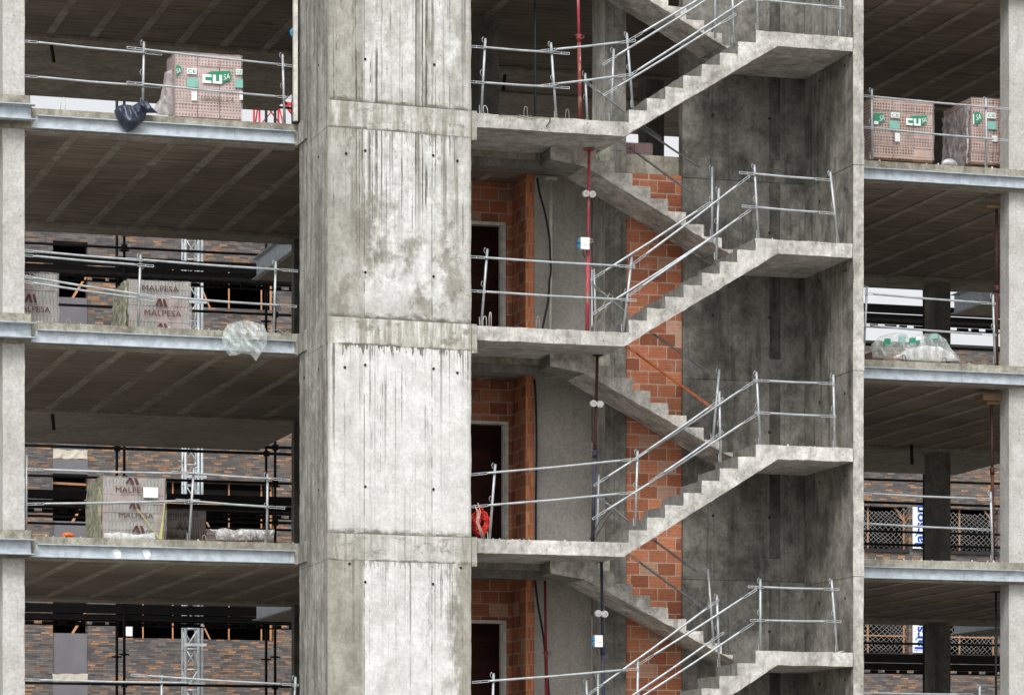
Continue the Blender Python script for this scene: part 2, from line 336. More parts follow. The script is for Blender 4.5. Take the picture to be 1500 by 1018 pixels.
# ------------------------------------------------------------------ mesh builder
ORIG = {}
class MB:
    def __init__(s): s.v = []; s.f = []; s.mi = []; s.sm = []
    def face(s, idx, mi=0, smooth=False): s.f.append(tuple(idx)); s.mi.append(mi); s.sm.append(smooth)
    def box(s, x0, x1, y0, y1, z0, z1, mi=0, mis=None):
        x0, x1 = sorted((x0, x1)); y0, y1 = sorted((y0, y1)); z0, z1 = sorted((z0, z1))
        b = len(s.v)
        s.v += [(x0, y0, z0), (x1, y0, z0), (x1, y1, z0), (x0, y1, z0), (x0, y0, z1), (x1, y0, z1), (x1, y1, z1), (x0, y1, z1)]
        fs = [(0, 3, 2, 1), (4, 5, 6, 7), (0, 1, 5, 4), (1, 2, 6, 5), (2, 3, 7, 6), (3, 0, 4, 7)]  # bottom top front right back left
        for k, f in enumerate(fs): s.face([b+i for i in f], mis[k] if mis else mi)
        return s
    def prism(s, pts, d, mi=0, mis=None):        # pts: 3-D polygon (ccw seen from -d side), extruded by d
        n = len(pts); b = len(s.v); d = Vector(d)
        s.v += [tuple(p) for p in pts] + [tuple(Vector(p)+d) for p in pts]
        s.face(range(b, b+n), mi); s.face([b+n+i for i in reversed(range(n))], mi)
        for i in range(n):
            j = (i+1) % n
            s.face((b+j, b+i, b+n+i, b+n+j), mis[i] if mis else mi)
        return s
    def bar(s, p0, p1, w, h=None, up=(0, 0, 1), mi=0):
        p0 = Vector(p0); p1 = Vector(p1); h = h or w; t = (p1-p0).normalized(); up = Vector(up)
        if abs(t.dot(up)) > .98: up = Vector((0, 1, 0))
        a = t.cross(up).normalized(); c = a.cross(t); b = len(s.v)
        for p in (p0, p1):
            for sa, sc in ((-1, -1), (1, -1), (1, 1), (-1, 1)): s.v.append(tuple(p+a*(sa*w/2)+c*(sc*h/2)))
        for f in ((0, 1, 2, 3), (7, 6, 5, 4), (0, 4, 5, 1), (1, 5, 6, 2), (2, 6, 7, 3), (3, 7, 4, 0)): s.face([b+i for i in f], mi)
        return s
    def path(s, pts, r, n=8, mi=0):
        pts = [Vector(p) for p in pts]; b = len(s.v); prev = None
        for i, p in enumerate(pts):
            t = (pts[min(i+1, len(pts)-1)]-pts[max(i-1, 0)]).normalized()
            if prev is None:
                up = Vector((0, 0, 1)) if abs(t.z) < .9 else Vector((1, 0, 0)); a = t.cross(up).normalized()
            else:
                a = (prev-t*prev.dot(t)).normalized()
            prev = a; c = t.cross(a); rr = r[i] if isinstance(r, (list, tuple)) else r
            for k in range(n):
                q = 2*math.pi*k/n; s.v.append(tuple(p+a*(rr*math.cos(q))+c*(rr*math.sin(q))))
        for i in range(len(pts)-1):
            for k in range(n):
                s.face((b+i*n+k, b+i*n+(k+1) % n, b+(i+1)*n+(k+1) % n, b+(i+1)*n+k), mi, True)
        s.face([b+k for k in reversed(range(n))], mi); s.face([b+(len(pts)-1)*n+k for k in range(n)], mi)
        return s
    def disc(s, c, nrm, r, t, n=14, mi=0):
        c = Vector(c); nrm = Vector(nrm).normalized(); return s.path([c, c+nrm*t], r, n, mi)
    def text(s, body, o, u, v, width, height=None, mi=0, depth=.0015, bold=0.):
        cu = bpy.data.curves.new('lettering', 'FONT'); cu.body = body; cu.extrude = .01; cu.resolution_u = 3; cu.offset = bold
        ob = bpy.data.objects.new('lettering', cu); COL.objects.link(ob)
        dg = bpy.context.evaluated_depsgraph_get(); me = bpy.data.meshes.new_from_object(ob.evaluated_get(dg))
        xs = [q.co.x for q in me.vertices]; ys = [q.co.y for q in me.vertices]
        x0, x1, y0, y1 = min(xs), max(xs), min(ys), max(ys)
        o = Vector(o); u = Vector(u); v = Vector(v); nrm = u.cross(v).normalized()
        sx = width/(x1-x0); sy = (height/(y1-y0)) if height else sx; b = len(s.v)
        for q in me.vertices: s.v.append(tuple(o+u*((q.co.x-x0)*sx)+v*((q.co.y-y0)*sy)+nrm*(q.co.z/.01*depth)))
        for q in me.polygons: s.face([b+i for i in q.vertices], mi)
        bpy.data.objects.remove(ob); bpy.data.curves.remove(cu); bpy.data.meshes.remove(me)
        return s
    def build(s, name, mats, parent=None, rough=None, amp=.005, at=None):
        me = bpy.data.meshes.new(name); o = bpy.data.objects.new(name, me); COL.objects.link(o)
        if not isinstance(mats, (list, tuple)): mats = [mats]
        org = Vector((0, 0, 0))
        if parent is not None:
            o.parent = parent; org = ORIG[parent.name]
        elif at is not None:
            o.location = at; org = Vector(at)
        ORIG[o.name] = org
        me.from_pydata(s.v, [], s.f)
        me.polygons.foreach_set('material_index', s.mi); me.polygons.foreach_set('use_smooth', s.sm)
        for q in mats: me.materials.append(q)
        if rough:
            bm = bmesh.new(); bm.from_mesh(me); bmesh.ops.remove_doubles(bm, verts=bm.verts, dist=1e-5)
            bmesh.ops.triangulate(bm, faces=[f for f in bm.faces if len(f.verts) > 4])
            for _ in range(8):
                es = [e for e in bm.edges if e.calc_length() > rough]
                if not es: break
                bmesh.ops.subdivide_edges(bm, edges=es, cuts=1, use_grid_fill=True)
            for q in bm.verts:
                p = q.co
                q.co = p + (noise.noise_vector(p*3.1)*.9 + noise.noise_vector(p*11.7)*.8)*amp
            bm.to_mesh(me); bm.free()
        if org.length: me.transform(Matrix.Translation(-org))
        me.update(); return o

def tag(o, label=None, cat=None, group=None, kind=None):
    for k, v in (('label', label), ('category', cat), ('group', group), ('kind', kind)):
        if v: o[k] = v
    return o
def thing(name, label, cat, loc, group=None):
    o = bpy.data.objects.new(name, None); COL.objects.link(o); o.location = loc; o.empty_display_size = .2
    ORIG[o.name] = Vector(loc)
    return tag(o, label, cat, group)
def holed(mb, x0, x1, z0, z1, y0, y1, holes, mi=0):
    xs = sorted({x0, x1, *[q for h in holes for q in h[:2]]}); zs = sorted({z0, z1, *[q for h in holes for q in h[2:]]})
    xs = [q for q in xs if x0 <= q <= x1]; zs = [q for q in zs if z0 <= q <= z1]
    def solid(i, j):
        if i < 0 or j < 0 or i >= len(xs)-1 or j >= len(zs)-1: return False
        cx = (xs[i]+xs[i+1])/2; cz = (zs[j]+zs[j+1])/2
        return not any(h[0] < cx < h[1] and h[2] < cz < h[3] for h in holes)
    def quad(*ps):
        b = len(mb.v); mb.v += list(ps); mb.face((b, b+1, b+2, b+3), mi)
    for i in range(len(xs)-1):
        for j in range(len(zs)-1):
            if not solid(i, j): continue
            a, b, c, d = xs[i], xs[i+1], zs[j], zs[j+1]
            quad((a, y0, c), (b, y0, c), (b, y0, d), (a, y0, d)); quad((b, y1, c), (a, y1, c), (a, y1, d), (b, y1, d))
            if not solid(i-1, j): quad((a, y1, c), (a, y0, c), (a, y0, d), (a, y1, d))
            if not solid(i+1, j): quad((b, y0, c), (b, y1, c), (b, y1, d), (b, y0, d))
            if not solid(i, j-1): quad((a, y1, c), (b, y1, c), (b, y0, c), (a, y0, c))
            if not solid(i, j+1): quad((a, y0, d), (b, y0, d), (b, y1, d), (a, y1, d))
    return mb
def inflate(name, mat, outline, Y, thick, rim, parent=None, h=.022, fold=.5, seed=0., back=True, at=None, fs=7.):
    pts = [P(a, b, Y) for a, b in outline]; q = [Vector((p.x, p.z)) for p in pts]; n = len(q)
    # densify the outline
    dense = []
    for i in range(n):
        a, b = q[i], q[(i+1) % n]; k = max(1, int((b-a).length/h))
        dense += [a.lerp(b, t/k) for t in range(k)]
    m = len(dense)
    def dist(p):
        return min(((p-a)-(b-a)*max(0, min(1, (p-a).dot(b-a)/max(1e-9, (b-a).length_squared)))).length for a, b in zip(q, q[1:]+q[:1]))
    def inside(p):
        c = False
        for a, b in zip(q, q[1:]+q[:1]):
            if (a.y > p.y) != (b.y > p.y) and p.x < (b.x-a.x)*(p.y-a.y)/(b.y-a.y)+a.x: c = not c
        return c
    xs = [p.x for p in q]; zs = [p.y for p in q]; inner = []
    x = min(xs)
    while x < max(xs):
        z = min(zs)
        while z < max(zs):
            p = Vector((x+random.uniform(-.2, .2)*h, z+random.uniform(-.2, .2)*h))
            if inside(p) and dist(p) > h*.5: inner.append(p)
            z += h
        x += h
    vs, es, fs_, *_ = delaunay_2d_cdt(dense+inner, [(i, (i+1) % m) for i in range(m)], [list(range(m))], 1, 1e-5)
    mb = MB(); N = len(vs)
    prof = []
    for p in vs:
        d = min(1., dist(p)/rim); t = math.sqrt(max(0, 1-(1-d)**2))
        w = 1 + fold*(.55-abs(noise.noise(Vector((p.x*fs+seed+p.y*fs*.5, p.y*fs*.45, seed))))*2.4) + fold*.25*noise.noise(Vector((p.x*fs*2, p.y*fs*1.2, seed)))
        prof.append(thick*t*max(.15, w))
    mb.v += [(p.x, Y-prof[i], p.y) for i, p in enumerate(vs)]
    mb.v += [(p.x, Y+prof[i]*.6+.001, p.y) for i, p in enumerate(vs)]
    for f in fs_:
        a, b, c = f[:3]
        nz = (vs[b]-vs[a]).cross(vs[c]-vs[a])
        if nz < 0: f = list(reversed(f))
        mb.face(f, 0, True)
        mb.face([N+i for i in reversed(f)], 0, True)
    return mb.build(name, mat, parent, at=at)

# ------------------------------------------------------------------ sky, sun, ground, camera
w = bpy.data.worlds.new('World'); SC.world = w; w.use_nodes = True
nt = w.node_tree; bg = nt.nodes['Background']; sky = nt.nodes.new('ShaderNodeTexSky'); sky.sky_type = 'NISHITA'
SUN_EL, SUN_AZ = R(48), R(205)         # compass style: 180 is straight in front of the facade (-y)
sky.sun_disc = False; sky.sun_elevation = SUN_EL; sky.sun_rotation = SUN_AZ
sky.air_density = 1.; sky.dust_density = 4.; sky.ozone_density = 1.
hs = nt.nodes.new('ShaderNodeHueSaturation'); hs.inputs['Saturation'].default_value = .10; hs.inputs['Value'].default_value = 1.
nt.links.new(sky.outputs[0], hs.inputs['Color']); nt.links.new(hs.outputs[0], bg.inputs[0]); bg.inputs[1].default_value = .15
sl = bpy.data.lights.new('overcast_sun', 'SUN'); sl.energy = 1.4; sl.angle = R(24); sl.color = (1, .975, .94)
so = bpy.data.objects.new('overcast_sun', sl); COL.objects.link(so)
sd = Vector((-math.sin(SUN_AZ)*-1, math.cos(SUN_AZ), 0))*math.cos(SUN_EL) + Vector((0, 0, math.sin(SUN_EL)))
so.rotation_euler = sd.to_track_quat('Z', 'Y').to_euler(); so.location = (0, -30, 40)
tag(MB().box(-600, 600, -600, 600, -.5, 0).build('ground', M['ground']), kind='structure')
cd = bpy.data.cameras.new('camera'); cam = bpy.data.objects.new('camera', cd); COL.objects.link(cam); SC.camera = cam
cam.location = CAM; cam.rotation_euler = (R(90), 0, -TH)
cd.sensor_width = 36; cd.lens = F/1500*36; cd.shift_y = (HZ-509)/1500; cd.clip_end = 2000; cd.clip_start = .5
SC.view_settings.view_transform = 'Standard'; SC.view_settings.look = 'None'; SC.view_settings.exposure = .42; SC.view_settings.gamma = 1
SC.cycles.max_bounces = 8; SC.cycles.diffuse_bounces = 5; SC.cycles.transparent_max_bounces = 12

# ================================================================== the unfinished building
B = thing('concrete_building', 'unfinished grey concrete apartment building with open floors, stairs and pale stair core', 'building', (0, 3, 0))
LEV = [3, 6, 9, 12, 15]
XL = X(-150, 0); XR = X(2400, 0); YB = 7.6; YBR = 8.7
XC = X(437, 0); XLAND = X(909, -.5); XW0 = X(1250, -1.5); XW1 = X(1265, -1.5)
YF = -1.5                                  # front of landings and flights
CX0 = XA; CX1 = XB
# columns in front
cxl0, cxl1 = X(4, .02), X(36, .02); cxr0, cxr1 = X(1478, .1), X(1530, .1)
def channel(mb, x0, x1, z0, z1, y, fl=.07, t=.011, cut=0.):
    mb.prism([(x0, y, z0), (x1, y, z0), (x1, y, z1), (x0+cut, y, z1)], (0, t, 0))
    for z, xx in ((z0, x0), (z1-t, x0+cut)): mb.box(xx, x1, y-fl, y-.0005, z, z+t)
    return mb
for L in LEV:
    zt, zb = L, L-.3
    mb = MB()
    ms = [1, 0, 0, 0, 0, 0]
    mb.box(XL, XC, 0, YB, zb, zt, mis=ms)
    mb.box(XC, XLAND, .005, YB, zb, zt, mis=ms)
    mb.box(XLAND, XW1+.02, .6, YBR, zb, zt, mis=ms)
    mb.box(XW1+.02, XR, 0, YBR, zb, zt, mis=ms)
    # solid strips along the edges and joists, a little proud of the boards between them
    def ribs(x0, x1, y0, y1):
        k = math.ceil((x0+.2)/.71)
        while k*.71 < x1-.2:
            mb.box(k*.71-.06, k*.71+.06, y0, y1, zb-.014, zb-.0005, 2); k += 1
    ribs(XL, XC-.1, .32, 6.9); ribs(XC, XLAND, 1.2, 6.9); ribs(XW1+.1, XR, .32, 7.7)
    mb.box(XL, XC, .02, .30, zb-.02, zb-.0005, 2); mb.box(XW1+.02, XR, .02, .30, zb-.02, zb-.0005, 2)
    mb.box(XL, XC, 6.92, YB-.02, zb-.05, zb-.0005, 2); mb.box(XW1+.03, XR, 7.72, YBR-.02, zb-.05, zb-.0005, 2); mb.box(XC, XW1, 6.92, YB-.02, zb-.05, zb-.0005, 2)
    # a downstand beam behind the landing
    mb.box(CX1-.02, X(842, .1), .03, .28, zb-.12, zb-.001, 3)
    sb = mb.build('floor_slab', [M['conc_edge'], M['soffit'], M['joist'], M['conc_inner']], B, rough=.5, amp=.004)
    # steel edge channels
    zbot = zb+.005
    cb = channel(MB(), X(44, 0), X(431, 0), zbot, zbot+.185, -.012, cut=.1)
    if L == 6:
        for px in (170, 213): cb.path([P(px, 812, -.0145), P(px, 812, -.0165)], .075, 16, 1)
    e = cb.build('edge_beam', [M['beam'], M['white_print']], sb)
    xs = X({9: 1411, 6: 1409, 12: 1408}.get(L, 1410), 0)
    e = channel(MB(), XW1+.005, X(1640, 0), zbot, zbot+.175, -.012).box(xs-.03, xs-.024, -.022, -.0125, zbot+.012, zbot+.163).box(xs+.024, xs+.03, -.022, -.0125, zbot+.012, zbot+.163).build('edge_beam', M['beam'], sb)
    zs = Zp(20, {12: 174.5, 9: 494, 6: 811, 3: 1128, 15: -140}[L], -.13)
    channel(MB(), X(-90, -.13), X(45, -.13), zs, zs+.19, -.13).box(X(-90, -.13), X(50.5, -.13), -.25, -.118, zs-.012, zs-.001).box(X(-90, -.13), X(50.5, -.13), -.25, -.118, zs+.191, zs+.202).build('edge_beam', M['beam'], sb)
    MB().box(X(-90, -.13), X(45, -.13), -.125, -.002, zs+.204, zs+.34).box(X(-90, 0), X(44.5, 0), -.116, -.003, zs, zs+.2).build('column_head', M['conc_edge'], sb, rough=.12, amp=.008)
    # rear balconies, staggered from floor to floor
    bx = X(404 if L == 15 else 381, 11.1); bx2 = X(1390, 11.6)
    spans = [(XL, bx), (X(1080, 9), bx2)] if L in (9, 15, 3) else [(bx, X(690, 9)), (bx2, XR)]
    if L == 15: spans[1] = (X(1080, 9), XR)
    if L == 15: spans += [(X(640, 11.3), X(1012, 11.3))]
    for i, (a, b) in enumerate(spans):
        y0 = (YBR if i == 1 else YB)+.002 + (1.1 if i == 2 else 0)
        bo = MB().box(a, b, y0, 11.3, zb-.03, zt-.05).build('balcony', M['balcony'], B, rough=.6, amp=.004)
        ch = MB().box(a, b, 11.305, 11.32, zb-.02, zt)
        if L not in (9, 15, 3): ch.box(a-.016, a-.002, y0+.02, 11.32, zb-.02, zt+.04).box(a-.10, a-.017, y0+.02, 11.32, zt+.03, zt+.04).box(a-.10, a-.017, y0+.02, 11.32, zb-.02, zb-.01)
        else: ch.box(b+.002, b+.016, y0+.02, 11.32, zb-.02, zt+.04)
        ch.build('edge_beam', M['beam'], bo)
LV4 = [0, 3, 6, 9, 12]
for L in LV4:
    h0, h1 = L+.002, L+2.7
    MB().box(cxl0, cxl1, .02, .34, h0, h1+(-.0)).build('column', M['conc_col'], B, rough=.25, amp=.006)
    MB().box(cxr0, cxr1, .1, .42, h0, h1).build('column', M['conc_col'], B, rough=.25, amp=.006)
    c0 = X(1366, 8.0); MB().box(c0, c0+.30, 7.9, 8.35, h0, h1).build('column', M['conc_inner'], B, rough=.3, amp=.005)
    MB().box(X(431, 7.0), X(431, 7.0)+.4, 7.0, 7.2, h0, h1).build('column', M['conc_inner'], B, rough=.3, amp=.005)
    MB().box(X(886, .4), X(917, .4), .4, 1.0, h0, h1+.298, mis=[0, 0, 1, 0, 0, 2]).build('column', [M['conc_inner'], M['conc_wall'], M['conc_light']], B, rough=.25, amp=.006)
MB().box(X(946, 7.0), X(946, 7.0)+.33, 7.0, 7.4, 12.002, 14.7).build('column', M['conc_inner'], B, rough=.3)
MB().box(X(701, 3.6), X(731, 3.6), 3.6, 4.0, 12.002, 14.7).build('column', M['conc_inner'], B, rough=.3)
# ---- the core wall, storey by storey with a band at each floor
mb = MB()
def core_piece(z0, z1, gx=0., gy=0., bev=0.):
    a = [(CX0-gx, -1.70-gy, z0), (CX1+gx, -1.55-gy, z0), (CX1+gx, -.003, z0), (X(437, -.003)-gx, -.003, z0)]
    # back left corner lies on the depth line through the front left corner
    a[3] = (CX0-gx, -.003, z0)
    mb.prism(list(a), (0, 0, z1-z0), 0, [0, 1, 1, 1])
for L in [0, 3, 6, 9, 12]:
    core_piece(L+.002, L+2.628); core_piece(L+2.63, L+3.0, .003, .003)
for L in (3, 6, 9, 12, 15):                     # short nibs where the bands meet the landings
    mb.box(CX1+.009, CX1+.085, -1.556, -1.3, L-.40, L+.01, 0)
    mb.box(CX0-.03, CX0-.0085, -.5, -.012, L-.30, L-.01, 1)
core = mb.build('core_wall', [M['core'], M['conc_side']], B, rough=.14, amp=.007)
hl = MB()
for px, py in ((535, 87), (636, 95), (507, 225), (535, 221), (634.5, 228), (670, 236), (535, 399), (635, 405), (505, 538), (535, 534.5), (635, 540), (670, 546),
               (535, 712.5), (635, 716.5), (512, 825.5), (675, 831.5), (535, 852), (634, 855)):
    t = (px-480)/210.; y = -1.70+.15*t-.004; c = P(px, py, y); hl.disc((c.x, y, c.z), (0, -1, 0), .019, .006, 10)
for px, py in ((467, 96), (467, 230), (467, 540), (467, 718), (446, 553)):
    yy = -1.3 if px > 460 else -.6
    d = ray(px, py); t = (CX0-CAM.x)/d.x; c = CAM+d*t; hl.disc((CX0-.003, c.y, c.z), (-1, 0, 0), .017, .006, 10)
hl.build('tie_hole', M['black_void'], core)
# ---- side wall and back wall of the stair well
for L in LV4:
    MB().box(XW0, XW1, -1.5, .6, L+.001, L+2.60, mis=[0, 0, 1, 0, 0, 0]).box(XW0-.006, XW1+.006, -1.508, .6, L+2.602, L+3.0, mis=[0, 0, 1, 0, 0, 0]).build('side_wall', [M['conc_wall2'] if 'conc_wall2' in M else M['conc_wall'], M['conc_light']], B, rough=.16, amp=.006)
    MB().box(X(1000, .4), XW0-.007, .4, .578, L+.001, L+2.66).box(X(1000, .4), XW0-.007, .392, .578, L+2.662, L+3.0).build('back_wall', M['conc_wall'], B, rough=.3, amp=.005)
    ties = MB()
    for px in (1044, 1127):
        for dz in (.62, 1.9): ties.disc((X(px, .39), .386, L+dz), (0, -1, 0), .022, .006, 10)
    for k in (1.1, 2.3):
        ties.disc((XW0-.007, -1.2, L+k), (-1, 0, 0), .02, .006, 10); ties.disc((XW0-.007, -.2, L+k), (-1, 0, 0), .02, .006, 10)
    ties.build('tie_hole', M['black_void'], B)
    # a narrow make-up strip between two wall panels
    MB().box(X(1128, .38), X(1143, .38), .383, .3985, L+.01, L+2.64).build('wall_strip', M['conc_strip'], B, rough=.2, amp=.003)
# ---- landings, half landings, flights
X1 = X(921, YF); XT = X(1107, YF); TR = (XT-X1)/7.0
XR1 = X(1057, -.5); TR2 = .277
for L in (3, 6, 9, 12):
    # floor landing, with the front flight that climbs to the right
    zl = L-.004; hm = {3: 1.49, 6: 1.47, 9: 1.445, 12: 1.45}[L]; zm = L+hm; rz = hm/8
    MB().box(CX1+.088, X(914, YF), YF, .004, L-.205, zl).build('landing', [M['conc_stair']], B, rough=.07, amp=.009)
    pts = [(X(914, YF)+.002, YF, L-.205), (X(1139, YF), YF, zm-.205), (X(1139, YF), YF, zm-.0)]
    st = []; mi = []
    poly = [Vector(p) for p in pts[:2]]; mis = [2]
    poly.append(Vector((X(1139, YF), YF, zm))); mis.append(0)
    for k in range(7, -1, -1):
        x = X1+k*TR
        poly.append(Vector((x, YF, L+rz*(k+1)))); mis.append(0)      # tread
        poly.append(Vector((x, YF, L+rz*k))); mis.append(1)           # riser
    poly.append(Vector((X(914, YF)+.002, YF, L))); mis.append(0); mis.append(0)
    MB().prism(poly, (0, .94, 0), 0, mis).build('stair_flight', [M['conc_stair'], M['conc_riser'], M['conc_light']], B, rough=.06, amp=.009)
    MB().box(X(1139, YF)+.002, XW0-.009, YF, .388, zm-.205, zm-.003).box(X(1080, .0), X(1139, YF), -.53, .388, zm-.206, zm-.002).build('half_landing', M['conc_stair'], B, rough=.07, amp=.009)
    # rear flight climbing back to the left, up to the next floor
    r2 = (3-hm)/9; y0 = -.5; poly = []; mis = []
    poly = [Vector((X(1080, 0), y0, zm-.2)), Vector((X(1080, 0), y0, zm))]; mis = [0, 0]
    for k in range(9):
        x = XR1-k*TR2
        poly.append(Vector((x, y0, zm+r2*k))); mis.append(1)
        poly.append(Vector((x, y0, zm+r2*(k+1)))); mis.append(0)
    xe = XR1-9*TR2-.15
    poly.append(Vector((xe, y0, L+3-.206))); mis.append(0)
    poly[-1].z = L+3-.207; poly.insert(-1, Vector((xe, y0, L+3.-.002))); mis.insert(-1, 0)
    poly.append(Vector((xe+.0, y0, L+3-.38))); mis.append(0)
    poly.append(Vector((XR1-8*TR2+.1, y0, L+3-.46))); mis.append(0)
    poly = list(reversed(poly))
    n = len(poly); mis = [0]*n
    for i in range(n):
        a, b = poly[i], poly[(i+1) % n]
        if abs(a.x-b.x) < 1e-4 and abs(a.z-b.z) < .25: mis[i] = 1
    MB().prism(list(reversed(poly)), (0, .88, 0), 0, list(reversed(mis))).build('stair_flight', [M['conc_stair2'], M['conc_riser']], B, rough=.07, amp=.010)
# ---- brick infill behind the stairs, door wall, pier, render
for L in (3, 6, 9):
    if L == 3: zlow = 3
    MB().box(X(917, .45)+.004, X(1000, .45)-.004, .45, .57, L-.308+.308*(L == 3), L+2.69).build('brick_wall', M['brick'], B)
    MB().box(X(866.5, 1.0)+.0, X(782.5, 1.0), 1.0, 1.12, L+.003, L+2.69).build('plaster_wall', M['plaster'], B)
    MB().box(X(770, .98), X(782, .98), .98, 1.69, L+.003, L+2.69, mis=[0, 0, 1, 0, 0, 0]).build('brick_wall', [M['brick'], M['brick_end']], B)
    hx0, hx1 = X(640, 1.7), X({9: 740, 6: 744, 3: 741}[L], 1.7)
    bw = holed(MB(), X(600, 1.7), X(781, 1.7), L+.003, L+2.69, 1.7, 1.8, [(hx0, hx1, L+.0, L+2.08)]).build('brick_wall', M['brick'], B)
    MB().box(hx1-.055, hx1-.003, 1.66, 1.81, L+.003, L+2.03).box(hx0, hx1-.003, 1.66, 1.81, L+2.031, L+2.077).box(hx1-.075, hx1-.057, 1.70, 1.80, L+.003, L+2.02).build('door_frame', M['tube_white'], bw)
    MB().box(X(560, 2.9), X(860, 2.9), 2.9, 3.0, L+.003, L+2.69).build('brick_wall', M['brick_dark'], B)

# ================================================================== guard rails: tubes with flattened slotted ends on slim posts
def rail_mesh(mb, a, b, r=.0165, e0=.24, e1=.24, mi=0):
    a = Vector(a); b = Vector(b); t = (b-a).normalized(); up = Vector((0, 0, 1)); s = (up-t*up.dot(t)).normalized()
    mid = (a+b)/2; L = (b-a).length
    p, q = a+t*e0, b-t*e1; sag = -s*min(.012, L*.003)
    mb.path([p, p+t*.04, mid+sag, q-t*.04, q], [r*.8, r, r, r, r*.8], 8, mi)
    for c, d, e in ((p, -t, e0), (q, t, e1)):
        for k in (-1, 1): mb.bar(c+s*(k*.013), c+d*e+s*(k*.013), .006, .009, s, mi)
        for f in (.02, .5, 1.): mb.bar(c+d*e*f-s*.016, c+d*e*f+s*.016, .007, .009, d, mi)
    return mb
def post_mesh(mb, a, b, r=.0185, hooks=True):
    a = Vector(a); b = Vector(b)
    mb.path([a, b], r, 10)
    mb.path([a+(b-a)*.0, a+(b-a)*.012], r*1.08, 10)
    if hooks:
        for f in (.06, .5):
            c = a+(b-a)*f+Vector((-.02, -.005, 0))
            mb.path([c, c+Vector((-.022, -.004, .015)), c+Vector((-.03, -.004, .045)), c+Vector((-.018, -.004, .075)), c+Vector((-.002, -.003, .082))], .0045, 5)
    mb.bar(b+Vector((-.026, 0, .0)), b+Vector((-.03, 0, .11)), .008, .012)
    return mb
def guard(label, Y, posts, rails, mat='tube', pm='tube', over=None):
    base = P(*posts[0][1], Y) if posts else P(*rails[0][0], Y)
    g = thing('guard_rail', label, 'guard rail', base, 'galvanised tube guard rails on the floor and stair edges')
    for q in posts:
        y = Y + (q[2] if len(q) > 2 else 0.)
        post_mesh(MB(), P(*q[0], y), P(*q[1], y)).build('post', M[pm], g)
    for i, q in enumerate(rails):
        y = Y - .03 - .022*(i % 2) + (q[2] if len(q) > 2 else 0.)
        y2 = q[3] if len(q) > 3 else 0.
        m_ = M[q[4]] if len(q) > 4 else M[mat]
        rail_mesh(MB(), P(*q[0], y), P(*q[1], y+y2)).build('rail', m_, g)
    return g
YE = .10
guard('guard rail in front of the pink brick pallet, upper left floor edge', YE, [((211, 62), (209, 160)), ((414, 80), (417, 182))],
      [((30, 60), (237, 80)), ((186, 70), (429, 97)), ((30, 111), (235, 128)), ((186, 121), (430, 144))])
guard('sagging double tube guard rail above the clear plastic bag, left middle floor', YE, [((206, 373), (202, 484)), ((404, 384), (401, 490))],
      [((24, 366), (228, 383)), ((185, 379), (436, 397)), ((24, 373), (225, 390)), ((24, 403), (228, 435)), ((24, 411), (226, 440)), ((226, 434), (434, 449))])
guard('guard rail with a leaning middle post before the grey pallet with white note', YE, [((39, 667), (38, 786)), ((284, 686), (277, 792)), ((392, 694), (391, 796))],
      [((40, 687), (290, 694)), ((252, 691), (424, 703)), ((40, 738), (292, 733)), ((258, 732), (417, 744))])
guard('long guard rail crossing the lowest left bay at the bottom edge', YE, [((237, 988), (236, 1098)), ((433, 991), (428, 1098))],
      [((34, 995), (300, 1000)), ((192, 988), (437, 1003)), ((34, 1045), (300, 1048)), ((192, 1040), (437, 1052))])
YG = -1.42
guard('guard rail on the top stair landing beside the rusty prop', YG, [((711, 57), (705, 166)), ((807, 63), (815, 175)), ((918, 49), (927, 158))],
      [((686, 68), (834, 79)), ((792, 75), (931, 60)), ((686, 120), (834, 129)), ((793, 126), (927, 109))])
guard('guard rail on the landing before the white tube and bright red prop', YG, [((714, 365), (705, 476)), ((925.5, 377), (913, 486))],
      [((686, 376), (930, 391)), ((688, 426), (932, 440))])
guard('guard rail on the landing with the red cable coil', YG, [((725.5, 680), (717, 790)), ((934, 660), (930.5, 770))],
      [((690, 695), (934, 672)), ((691, 742), (930, 721))])
guard('guard rail on the lowest stair landing before the dark red prop', YG, [((723, 986), (720, 1096)), ((934.5, 967), (933, 1080))],
      [((692, 999), (935, 979)), ((692, 1046), (935, 1028))])
YFl = -1.40
guard('sloping guard rail on the topmost front stair flight', YFl, [((1047.5, -52), (1047.5, 56), .75), ((1072, -30), (1075, 64))],
      [((883, 95), (1110, -48)), ((921, 60), (1108, -52)), ((884, 140), (1078, 21)), ((913, 117), (1110, -11))])
guard('sloping guard rail on the flight rising from the landing with the bright red prop', YFl, [((1043, 245), (1043, 347), .75), ((1053, 276), (1049, 381))],
      [((866, 410), (1040, 297)), ((927, 387), (1098, 258)), ((868, 460), (1058, 338)), ((921, 433), (1100, 307))])
guard('sloping guard rail on the flight rising from the landing with the red cable coil', YFl, [((1053.7, 541), (1044, 646), .75), ((1053.7, 573), (1055.6, 676))],
      [((870, 711), (1106, 558)), ((930, 672), (1059, 583)), ((868, 760), (1110, 606)), ((952, 706), (1059, 632))])
guard('sloping guard rail on the lowest front stair flight at the bottom', YFl, [((1037, 833), (1045.5, 945), .75), ((1050, 871), (1053.7, 976))],
      [((863, 1016), (1053, 878)), ((937, 972), (1108, 863)), ((905, 1033), (1060, 926)), ((920, 1033), (1104, 912))])
guard('guard rail on the topmost half landing under the picture top', YG, [((1108, -60), (1110, 46)), ((1231, -50), (1231, 56))],
      [((1095, -46), (1236, -36)), ((1095, -2), (1236, 12))])
guard('guard rail on the second half landing from the top, right post leaning', YG, [((1105, 242), (1111, 349)), ((1216, 252), (1228, 357))],
      [((1083, 253), (1216, 264)), ((1087, 302), (1222, 313))])
